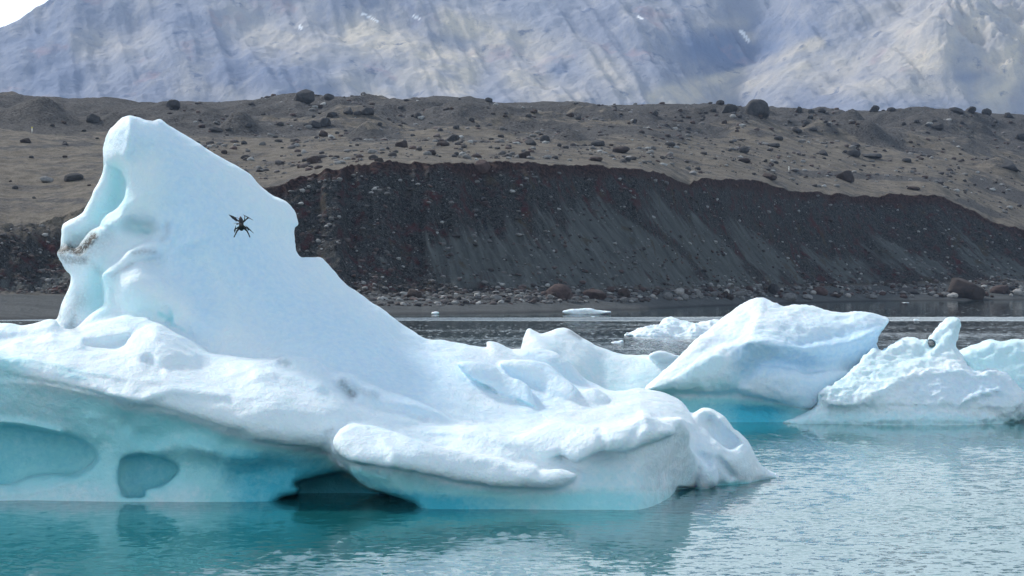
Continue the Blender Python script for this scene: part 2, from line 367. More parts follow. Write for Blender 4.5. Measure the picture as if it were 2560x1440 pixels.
# the left bank is a rubble slope that grows over with grass instead of a sharp rim
soft = interp([(-900, 1), (200, 1), (640, .4), (700, 0), (3500, 0)], cols)[None, :]
bn_ = fbm(X / 6, Y / 6, o=4, s=61)
bluffa = np.where(soft > 0, bluffa * (1 - soft * sstep(.78, .95, tf + .12 * bn_)), bluffa)
rima = (sstep(.90, .97, tf + .03 * fbm(X / 3, Y * 0, o=3, s=63)) * (S < 4.3)) * (1 - soft)
rima = np.where((S >= 3) & (S < 3.6), 1 - soft, rima * (S < 3.6))
bluffa = np.maximum(bluffa, (S >= 3) * (S < 3.6) * (1 - soft))
grass = 1.0 - up * .85 + interp([(-900, 0), (600, 0), (1500, .05), (2560, -.1), (3500, -.1)], cols)[None, :]
grass += .5 * np.exp(-((S - 5.25) / .12) ** 2) * interp([(-900, -.6), (700, -.4), (1200, .6), (2000, .5), (2560, 0), (3500, 0)], cols)[None, :]
sand_shade = interp([(-900, -.35), (1000, -.3), (1300, .02), (1500, .12), (1850, .1), (2000, -.05), (2200, -.08), (3500, 0)], cols)[None, :] + 0 * S
PRf = HY - (Z - CH) * F / Y; CX = cols[None, :] + 0 * Y
_w = 18 * fbm(X / 14, Y / 14, o=4, s=66)
for pts, wd, am in [([(2450, 455), (2560, 500)], 34, -1.1), ([(2400, 500), (2500, 540)], 14, -.8), ([(2120, 305), (2200, 350)], 44, -.8), ([(1430, 350), (1440, 352)], 60, -.9), ([(900, 340), (960, 340)], 40, -.9), ([(560, 325), (640, 325)], 45, -.8), ([(-100, 280), (200, 290), (480, 290)], 60, -.7),
                    ([(1280, 315), (1800, 335)], 26, -.6), ([(2000, 432), (2350, 452)], 20, -.8), ([(1120, 262), (1200, 265)], 50, -.9), ([(640, 340), (780, 335)], 16, -.7), ([(1380, 356), (1720, 360)], 12, .9), ([(1480, 302), (1570, 305)], 7, .9), ([(950, 392), (1250, 380)], 16, .5), ([(1850, 392), (2260, 398)], 14, .7),
                    ([(660, 300), (770, 300)], 8, .8), ([(560, 345), (720, 352)], 8, .6), ([(2150, 410), (2300, 418)], 10, .7), ([(1750, 350), (1900, 352)], 9, .5), ([(0, 430), (230, 450)], 24, .25), ([(0, 500), (200, 500)], 14, -.4), ([(0, 370), (220, 362)], 12, -.5)]:
    p = np.array(pts, float); d2 = np.full(Y.shape, 1e9)
    for (x0, y0), (x1, y1) in zip(p[:-1], p[1:]):
        dx, dy = x1 - x0, (y1 - y0) * 2.5; ex, ey = CX + _w - x0, (PRf + _w * .15 - y0) * 2.5
        t = np.clip((ex * dx + ey * dy) / (dx * dx + dy * dy), 0, 1); d2 = np.minimum(d2, (ex - t * dx) ** 2 + (ey - t * dy) ** 2)
    grass += 1.4 * am * np.exp(-d2 / wd ** 2)
def seg2(lst):
    a = np.zeros_like(Y); wx_ = 14 * fbm(X / 5, Z / 5, o=4, s=65); msk = (S >= 1.9) & (S < 3.2)
    gx_, gy_ = (CX + wx_)[msk], (PRf + wx_ * .4)[msk]; o = np.zeros(len(gx_))
    for pts, wd, am in lst:
        p = np.array(pts, float); d2 = np.full(len(gx_), 1e9)
        for (x0, y0), (x1, y1) in zip(p[:-1], p[1:]):
            dx, dy = x1 - x0, y1 - y0; t = np.clip(((gx_ - x0) * dx + (gy_ - y0) * dy) / (dx * dx + dy * dy), 0, 1)
            d2 = np.minimum(d2, (gx_ - x0 - t * dx) ** 2 + (gy_ - y0 - t * dy) ** 2)
        o += am * np.exp(-d2 / wd ** 2)
    a[msk] = o * .62; return a
sand_shade += seg2([([(1380, 480), (1450, 600), (1500, 700)], 32, .4), ([(1500, 500), (1600, 620), (1680, 700)], 38, .45), ([(1620, 490), (1700, 600), (1800, 700)], 32, .4), ([(1760, 510), (1850, 600), (1960, 700)], 24, .4), ([(1180, 450), (1280, 560)], 26, .25), ([(2080, 600), (2180, 700)], 26, .35),
               ([(2330, 520), (2480, 640), (2560, 690)], 22, .35), ([(2250, 620), (2400, 700)], 22, .3), ([(1100, 708), (2200, 705)], 12, .25), ([(1280, 600), (1340, 700)], 30, .3), ([(1020, 540), (1100, 640)], 18, .25),
               ([(1480, 430), (1560, 520), (1700, 630), (1760, 690)], 17, -.8), ([(1690, 450), (1800, 580), (1900, 690)], 18, -.8), ([(1790, 455), (1900, 560), (2050, 700)], 22, -.7), ([(1920, 490), (2050, 580), (2250, 710)], 34, -.6), ([(2150, 510), (2300, 620), (2450, 710)], 26, -.6),
               ([(1290, 420), (1380, 520), (1440, 620)], 14, -.5), ([(1180, 420), (1500, 430)], 14, -.4), ([(1500, 440), (2300, 510)], 14, -.5), ([(700, 500), (1000, 640)], 90, -.3), ([(1560, 640), (1640, 700)], 8, -.5), ([(1400, 440), (1470, 470)], 18, -.4)])  # negative strokes: dark ribs, gully shade painted along with the stones
wet = (1 - sstep(1.0, 1.14, S + .03 * bn_))
NRr = len(Y)
V = np.stack([X, Y, Z], -1).reshape(-1, 3)
ii = (np.arange(NRr - 1)[:, None] * NC + np.arange(NC - 1)[None, :]).ravel()
Fq = np.stack([ii, ii + 1, ii + 1 + NC, ii + NC], 1)
terrain = mesh_obj('ground', V, Fq, TERR, dict(beach=beach.ravel(), bluff=bluffa.ravel(), face=tf.ravel(), fall=fall.ravel(), grass=grass.ravel(), rim=rima.ravel(), sand_shade=sand_shade.ravel(), wet=wet.ravel()))
tag(terrain, kind='structure')
PR = HY - (Z - CH) * F / Y
def hit(px, py):
    j = int(round((px - cols[0]) / 4)); j = min(max(j, 0), NC - 1)
    m = np.where((S[:, j] > .95) & (PR[:, j] <= py))[0]
    r_ = m[0] if len(m) else int(np.argmin(PR[:, j]))
    y = Y[r_, j]; return np.array([(px - 1280) / F * y, y, Z[r_, j]])

# ------------------------------------------------------------------ mountain
mc = np.arange(-1900, 4501, 5.0); my_ = np.concatenate([np.linspace(2950, 3950, 300), np.linspace(3960, 5200, 24)])
MC, MY = np.meshgrid(mc, my_); MX = (MC - 1280) / F * 3500 * (1 + (MY - 3500) / 9000)
base = .62 * (MY - 3000) * (1 + .0)
gl = fbm(MX / 170 + MY / 700, MY / 900, o=5, s=71, ridge=True)
det = fbm(MX / 60, MY / 60, o=5, s=73)
Zm = base + gl * 40 + det * 13 + fbm(MX / 420, MY / 600, o=3, s=75) * 90
# the great fan on the right and the dark valley between it and the main wall
def ppx(x): return (x - 1280) / F * 3500
fanx = ppx(1650) + (MY - 3150) * .62
fan = sstep(0, 260, MX - fanx) 
Zm += 62 * fan * np.exp(-((MY - 3350) / 330) ** 2)
vx = ppx(1760) + (MY - 3300) * .25
Zm -= 58 * np.exp(-((MX - vx) / 55) ** 2) * sstep(3150, 3350, MY)
crag = sstep(ppx(2230), ppx(2330), MX + 30 * fbm(MX / 90, MY / 90, o=3, s=78)) * sstep(3250, 3340, MY)
Zm += crag * (26 + 20 * fbm(MX / 28, MY / 40, o=5, s=77, ridge=True))
capz = np.interp(MX, [-1800, -900, -720, -709, -686, -678, -667, -647], [210, 325, 348, 351, 359, 368, 382, 395]) + fbm(MX / 22, MY * 0, o=4, s=79) * 5
capz = np.where(MX > -647, 395 + (MX + 647) * 1.1 + fbm(MX / 40, MY * 0, o=4, s=79) * 14, capz)
Zm = np.minimum(Zm, capz - np.maximum(MY - 3700, 0) * .05)
Zm = np.minimum(Zm, 455 + 20 * fbm(MX / 150, MY / 150, o=3, s=83))
MPX = 1280 + MX * F / MY; MPY = HY - (Zm - CH) * F / MY
def blobs(lst, nx=None):
    a = np.zeros_like(MX)
    for (x0, y0, x1, y1, wd, am) in lst:
        # streak between two places of the mountain wall, width wd metres
        sx0, sz0 = (x0 - 1280) / F * 3450, (HY - y0) / F * 3450; sx1, sz1 = (x1 - 1280) / F * 3450, (HY - y1) / F * 3450
        dx, dz = sx1 - sx0, sz1 - sz0; L = dx * dx + dz * dz
        t = np.clip(((MX - sx0) * dx + (Zm - sz0) * dz) / L, 0, 1)
        d = np.hypot(MX - sx0 - t * dx, Zm - sz0 - t * dz)
        a = np.maximum(a, am * np.exp(-(d / wd) ** 2))
    return a
wrp = fbm(MX / 50, Zm / 50, o=4, s=81)
pale = blobs([(560, 40, 800, 110, 34, .5), (880, 60, 1120, 140, 28, .9), (1120, 20, 1380, 110, 26, .8), (1180, 130, 1150, 230, 22, .75), (1020, 150, 1120, 210, 26, .6), (1300, 170, 1400, 250, 30, .8), (1150, 0, 1250, 60, 14, .6),
              (1620, 245, 2050, 95, 10, 1.0), (1650, 252, 2000, 160, 20, .7), (1900, 180, 2400, 120, 34, .45), (1480, 130, 1560, 230, 22, .5), (1760, 30, 1900, 10, 10, .6), (1880, 30, 1910, 60, 7, .9),
              (2280, 30, 2520, 20, 50, .8), (2250, 150, 2400, 60, 30, .8), (2420, 230, 2540, 80, 30, .9), (2250, 170, 2390, 185, 14, .7), (200, 90, 330, 90, 26, .35), (480, 230, 700, 250, 16, .3), (850, 200, 960, 245, 20, .45), (2050, 220, 2350, 240, 16, .4)])  # pale gravel and slopes the sun catches, light painted as colour
pale = np.clip(pale * (1 + .7 * wrp), 0, 1)
rightw = sstep(ppx(1600), ppx(1750), MX - (Zm - 250) * .9)
wa = 16 * fbm(MX / 70, Zm / 70, o=3, s=85)
uL, vL = (MX * .5 + Zm * .87 + wa), (MX * .87 - Zm * .5); uR, vR = (-MX * .42 + Zm * .9 + wa), (MX * .9 + Zm * .42)
strk = fbm(uL / 13, vL / 110, o=5, s=86, g=.6) * (1 - rightw) + fbm(uR / 13, vR / 110, o=5, s=87, g=.6) * rightw
Zm = Zm + strk * 1.5
pale = np.clip(pale + .42 * np.clip(strk, -1, 1) * (.15 + pale), -1, 1)
pale -= blobs([(1760, 90, 1880, 120, 30, .6), (1830, 60, 1960, 90, 20, .5), (1930, 20, 2050, 60, 20, .35), (1380, 120, 1400, 160, 12, .5), (560, 110, 820, 200, 40, .25), (2360, 190, 2410, 210, 18, .6), (60, 80, 140, 200, 40, .3), (430, 30, 520, 60, 20, .25)])  # blue shade of the valley and hollows, painted in
def thin(lst): return blobs(lst)
snowm = (thin([(888, -4, 935, 23, 1.8, 1), (733, 35, 738, 45, 2, 1), (1022, 4, 1040, 12, 2.0, .9), (1887, 34, 1902, 60, 3, 1), (1608, 8, 1616, 14, 2.6, 1)]) > .5).astype(float)
Vm = np.stack([MX, MY, Zm], -1).reshape(-1, 3); nm = len(mc)
ii = (np.arange(len(my_) - 1)[:, None] * nm + np.arange(nm - 1)[None, :]).ravel()
mtn = mesh_obj('mountain', Vm, np.stack([ii, ii + 1, ii + 1 + nm, ii + nm], 1), MTN, dict(pale=pale.ravel(), snow=snowm.ravel()))
tag(mtn, kind='structure')
print('terrain', time.time() - T0)

# ------------------------------------------------------------------ water
wx = np.concatenate([[-1100, -700], np.linspace(-420, -30, 14), np.linspace(-26, 40, 67), np.linspace(44, 420, 14), [700, 1100]])
wy = np.concatenate([np.linspace(-60, 14, 6), np.linspace(16, 120, 105), np.linspace(125, 760, 70)])
WX, WY = np.meshgrid(wx, wy)
# calmer water in the lee, close in front of the bergs
lee = np.ones_like(WX)
lee *= 1 - .62 * np.exp(-(np.maximum(0, 54 - WY) / 14) ** 2) * sstep(6, 1.0, WX - (58 - WY) * .02) * (WY < 75)
lee *= 1 - .70 * sstep(78, 84, WY) * (1 - sstep(100, 140, WY))
lee *= 1 - .8 * sstep(325, 345, WY)
lee *= 1 - .2 * sstep(120, 170, WY) * (1 - sstep(300, 335, WY))
nw = len(wx); ii = (np.arange(len(wy) - 1)[:, None] * nw + np.arange(nw - 1)[None, :]).ravel()
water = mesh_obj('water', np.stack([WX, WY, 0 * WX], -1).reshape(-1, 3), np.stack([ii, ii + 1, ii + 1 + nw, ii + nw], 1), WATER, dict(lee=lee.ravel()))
tag(water, kind='structure')

# ------------------------------------------------------------------ ice sculpting: implicit layers -> one closed mesh per berg
def catmull(pts, n=4):
    p = np.array(pts, float); m = len(p); o = []
    for i in range(m):
        a, b, c, d = p[i - 1], p[i], p[(i + 1) % m], p[(i + 2) % m]
        for k in range(n):
            t = k / n; o.append(.5 * (2 * b + (c - a) * t + (2 * a - 5 * b + 4 * c - d) * t * t + (3 * b - a - 3 * c + d) * t ** 3))
    return np.array(o)
def poly_sd(poly, GX, GY):
    """signed distance (inside positive) to a closed polygon, in photo pixels"""
    a = poly; b = np.roll(poly, -1, 0); d2 = np.full(GX.shape, 1e12, np.float32); ins = np.zeros(GX.shape, bool)
    for (x0, y0), (x1, y1) in zip(a, b):
        dx, dy = x1 - x0, y1 - y0; L = dx * dx + dy * dy + 1e-9
        t = np.clip(((GX - x0) * dx + (GY - y0) * dy) / L, 0, 1)
        d2 = np.minimum(d2, (GX - x0 - t * dx) ** 2 + (GY - y0 - t * dy) ** 2)
        if y0 != y1:
            c = ((y0 > GY) != (y1 > GY)) & (GX < dx * (GY - y0) / dy + x0); ins ^= c
    return np.where(ins, 1, -1) * np.sqrt(d2)
def line_sd(pts, GX, GY):
    p = np.array(pts, float); d2 = np.full(GX.shape, 1e12); sg = np.zeros(GX.shape)
    for (x0, y0), (x1, y1) in zip(p[:-1], p[1:]):
        dx, dy = x1 - x0, y1 - y0; L = dx * dx + dy * dy + 1e-9
        t = np.clip(((GX - x0) * dx + (GY - y0) * dy) / L, 0, 1)
        q = (GX - x0 - t * dx) ** 2 + (GY - y0 - t * dy) ** 2
        m = q < d2; d2 = np.where(m, q, d2); sg = np.where(m, np.sign((GX - x0) * dy - (GY - y0) * dx), sg)
    return np.sqrt(d2), sg
def rbf(ctrl, GX, GY, c=70.0):
    p = np.array(ctrl, float); n = len(p)
    if n == 1: return np.full(GX.shape, p[0, 2])
    D = np.sqrt((p[:, None, 0] - p[None, :, 0]) ** 2 + (p[:, None, 1] - p[None, :, 1]) ** 2 + c * c)
    A = np.zeros((n + 1, n + 1)); A[:n, :n] = D - np.eye(n) * 4; A[:n, n] = 1; A[n, :n] = 1
    wv = np.linalg.solve(A, np.append(p[:, 2], 0))
    o = np.full(GX.shape, wv[n])
    for i in range(n): o += wv[i] * np.sqrt((GX - p[i, 0]) ** 2 + (GY - p[i, 1]) ** 2 + c * c)
    return o
def smin(a, b, k):
    h = np.maximum(k - np.abs(a - b), 0) / k; return np.minimum(a, b) - h * h * k * .25
def surface_nets(v, ax, ay, az):
    s = v < 0
    c = [s[dx:v.shape[0] - 1 + dx, dy:v.shape[1] - 1 + dy, dz:v.shape[2] - 1 + dz] for dx in (0, 1) for dy in (0, 1) for dz in (0, 1)]
    anyv = c[0].copy(); allv = c[0].copy()
    for q in c[1:]: anyv |= q; allv &= q
    act = anyv & ~allv
    I, J, K = np.nonzero(act); n = len(I)
    idx = np.full(act.shape, -1, np.int32); idx[I, J, K] = np.arange(n, dtype=np.int32)
    cv = np.stack([v[I + dx, J + dy, K + dz] for dx in (0, 1) for dy in (0, 1) for dz in (0, 1)], 1)
    cp = np.array([(dx, dy, dz) for dx in (0, 1) for dy in (0, 1) for dz in (0, 1)], float)
    acc = np.zeros((n, 3)); cnt = np.zeros(n)
    for a in range(8):
        for b in range(a + 1, 8):
            if np.abs(cp[a] - cp[b]).sum() != 1: continue
            va, vb = cv[:, a], cv[:, b]; m = (va < 0) != (vb < 0)
            t = np.where(m, va / np.where(m, va - vb, 1), 0)
            acc += m[:, None] * (cp[a] + t[:, None] * (cp[b] - cp[a])); cnt += m
    pos = np.stack([I, J, K], 1) + acc / cnt[:, None]
    def ax_(a, q): return np.interp(q, np.arange(len(a)), a)
    pts = np.stack([ax_(ax, pos[:, 0]), ax_(ay, pos[:, 1]), ax_(az, pos[:, 2])], 1)
    faces = []
    def quads(sa, sb, o, off1, off2):
        m = sa != sb
        i, j, k = np.nonzero(m); fl = sa[i, j, k]
        i, j, k = i + o[0], j + o[1], k + o[2]
        def g(a, b): return idx[i - a[0] - b[0], j - a[1] - b[1], k - a[2] - b[2]]
        z = (0, 0, 0); q = np.stack([g(z, z), g(off1, z), g(off1, off2), g(z, off2)], 1)
        q[fl] = q[fl][:, ::-1]; faces.append(q[(q >= 0).all(1)])
    quads(s[:-1, 1:-1, 1:-1], s[1:, 1:-1, 1:-1], (0, 1, 1), (0, 1, 0), (0, 0, 1))
    quads(s[1:-1, :-1, 1:-1], s[1:-1, 1:, 1:-1], (1, 0, 1), (0, 0, 1), (1, 0, 0))
    quads(s[1:-1, 1:-1, :-1], s[1:-1, 1:-1, 1:], (1, 1, 0), (1, 0, 0), (0, 1, 0))
    return pts, np.concatenate(faces)
def normals(V, Fc):
    a, b, c, d = (V[Fc[:, i]] for i in range(4)); n = np.cross(c - a, d - b); o = np.zeros_like(V)
    for i in range(4):
        for k in range(3): o[:, k] += np.bincount(Fc[:, i], n[:, k], len(V))
    return o / (np.linalg.norm(o, axis=1, keepdims=True) + 1e-9)
def bil(G, gx, gy, px, py):
    u = np.clip((px - gx[0]) / (gx[1] - gx[0]), 0, len(gx) - 1.001); v = np.clip((py - gy[0]) / (gy[1] - gy[0]), 0, len(gy) - 1.001)
    i = u.astype(int); j = v.astype(int); a = u - i; b = v - j
    return (G[i, j] * (1 - a) + G[i + 1, j] * a) * (1 - b) + (G[i, j + 1] * (1 - a) + G[i + 1, j + 1] * a) * b

def make_berg(name, layers, box, step, ystep, label, cat='iceberg', rough=.75, dirt=(), clears=(), tint_shades=(), group=None, nsc=1.0):
    """layers: dicts with poly, front control points (px,py,Y), thick, R rounding (m), k blend (m), clear, strokes, op."""
    x0, x1, y0, y1, Y0, Y1 = box
    gx = np.arange(x0, x1 + step, step, dtype=float); gy = np.arange(y0, y1 + step, step, dtype=float); gY = np.arange(Y0, Y1 + ystep, ystep)
    GX, GY = np.meshgrid(gx, gy, indexing='ij'); A = gY[None, None, :].astype(np.float32)
    acc = None; maps = []
    jit = 3.0 * fbm(GX / 40, GY / 40, o=3, s=5), 3.0 * fbm(GX / 40, GY / 40, o=3, s=6)
    for L in layers:
        poly = catmull(L['poly']); Ym = np.mean([c[2] for c in L['front']]); mpp = Ym / F
        q = L.get('jit', 1.0)
        d = poly_sd(poly, GX + jit[0] * q, GY + jit[1] * q) * mpp
        fr = rbf(L['front'], GX, GY, L.get('c', 70))
        for (kind, pts, wpx, amp) in L.get('strokes', ()):
            ds, sg = line_sd(pts, GX, GY)
            if kind == 'b': fr = fr - amp * np.exp(-(ds / wpx) ** 2)
            else: fr = fr - amp * np.tanh(ds * sg / (wpx * .25)) * np.exp(-ds / wpx)      # ledge: near on one side, set back on the other
        Rr = L.get('R', .6); t = np.clip(d / Rr, 0, 1)
        rec = Rr * L.get('rk', 1.0) * (1 - np.sqrt(np.maximum(1 - (1 - t) ** 2, 0)))
        th = L.get('thick', 3.0)
        f2 = (fr + rec).astype(np.float32); b2 = (fr + th - rec * .8).astype(np.float32)
        if 'back' in L: b2 = (L['back'] - rec * .8).astype(np.float32)
        s2 = (-d).astype(np.float32)
        e = np.maximum(np.maximum(f2[..., None] - A, A - b2[..., None]), s2[..., None])
        op = L.get('op', 'add'); k = L.get('k', .25)
        if op == 'add':
            acc = e if acc is None else smin(acc, e, np.float32(k))
            maps.append((f2, b2, s2, L.get('clear', 0.0)))
        else:
            acc = -smin(-acc, e, np.float32(k)); maps.append((f2, b2, s2, None if L.get('clear') is None else L['clear'], 'sub'))
    # flat sea-level keel is left below water
    acc[0], acc[-1] = 1, 1; acc[:, 0], acc[:, -1] = 1, 1; acc[:, :, 0], acc[:, :, -1] = 1, 1
    p, Fc = surface_nets(acc, gx, gy, gY); del acc
    px, py, yy = p.T
    V = np.stack([(px - 1280) / F * yy, yy, CH + (HY - py) / F * yy], 1)
    # light smoothing
    e = np.concatenate([Fc[:, [0, 1]], Fc[:, [1, 2]], Fc[:, [2, 3]], Fc[:, [3, 0]]]); e = np.concatenate([e, e[:, ::-1]])
    deg = np.bincount(e[:, 0], minlength=len(V))[:, None] + 1e-9
    for lam in (.5, .35):
        m = np.stack([np.bincount(e[:, 0], V[e[:, 1], k], len(V)) for k in range(3)], 1) / deg; V += lam * (m - V)
    # attributes
    wsum = np.zeros(len(V)); cl = np.zeros(len(V))
    for mp_ in maps:
        f2, b2, s2, cv = mp_[:4]
        if cv is None: continue
        ff = bil(f2, gx, gy, px, py); bb = bil(b2, gx, gy, px, py); s_ = bil(s2, gx, gy, px, py)
        e_ = np.maximum(np.maximum(ff - yy, yy - bb), s_); wt = np.exp(-np.abs(e_) / .10) + 1e-9
        cc = cv if not callable(cv) else cv(px, py)
        cl += wt * cc; wsum += wt
    cl /= wsum
    for (pts, wpx, amp) in clears: cl += amp * np.exp(-(line_sd(pts, px, py)[0] / wpx) ** 2)
    di = np.zeros(len(V)); sh = np.zeros(len(V)); bl = np.zeros(len(V))
    for (pts, wpx, amp) in dirt: di = np.maximum(di, amp * np.exp(-(line_sd(pts, px, py)[0] / wpx) ** 2))
    for (pts, wpx, amp) in tint_shades: 
        if amp > 0: sh = np.maximum(sh, amp * np.exp(-(line_sd(pts, px, py)[0] / wpx) ** 2))
        else: bl = np.maximum(bl, -amp * np.exp(-(line_sd(pts, px, py)[0] / wpx) ** 2))  # negative strokes paint blue shade on the unlit faces
    # surface relief
    n = normals(V, Fc)
    disp = fbm(V[:, 0] * .8 * nsc, V[:, 1] * .8 * nsc, V[:, 2] * 1.1 * nsc, o=3, s=11) * .12 / nsc + np.abs(fbm(V[:, 0] * 1.4 * nsc, V[:, 1] * 1.4 * nsc, V[:, 2] * 1.6 * nsc, o=4, s=14)) * .16 / nsc + fbm(V[:, 0] * 2.6 * nsc, V[:, 1] * 2.6 * nsc, V[:, 2] * 3 * nsc, o=3, s=12) * .05 / nsc + fbm(V[:, 0] * 7 * nsc, V[:, 1] * 7 * nsc, V[:, 2] * 7 * nsc, o=2, s=15) * .022 / nsc
    V = V + n * (disp * rough)[:, None]
    o = mesh_obj(name, V, Fc, ICE, dict(clear=cl, dirt=di, sheen=sh - bl * (1 - np.clip(sh, 0, 1)) * (1 - .5 * np.clip(cl, 0, 1))))
    tag(o, label, cat, group)
    print(name, len(V), round(time.time() - T0, 1))
    return o

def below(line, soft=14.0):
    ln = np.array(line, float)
    return lambda px, py: np.clip((py - np.interp(px, ln[:, 0], ln[:, 1])) / soft * .5 + .5, 0, 1)

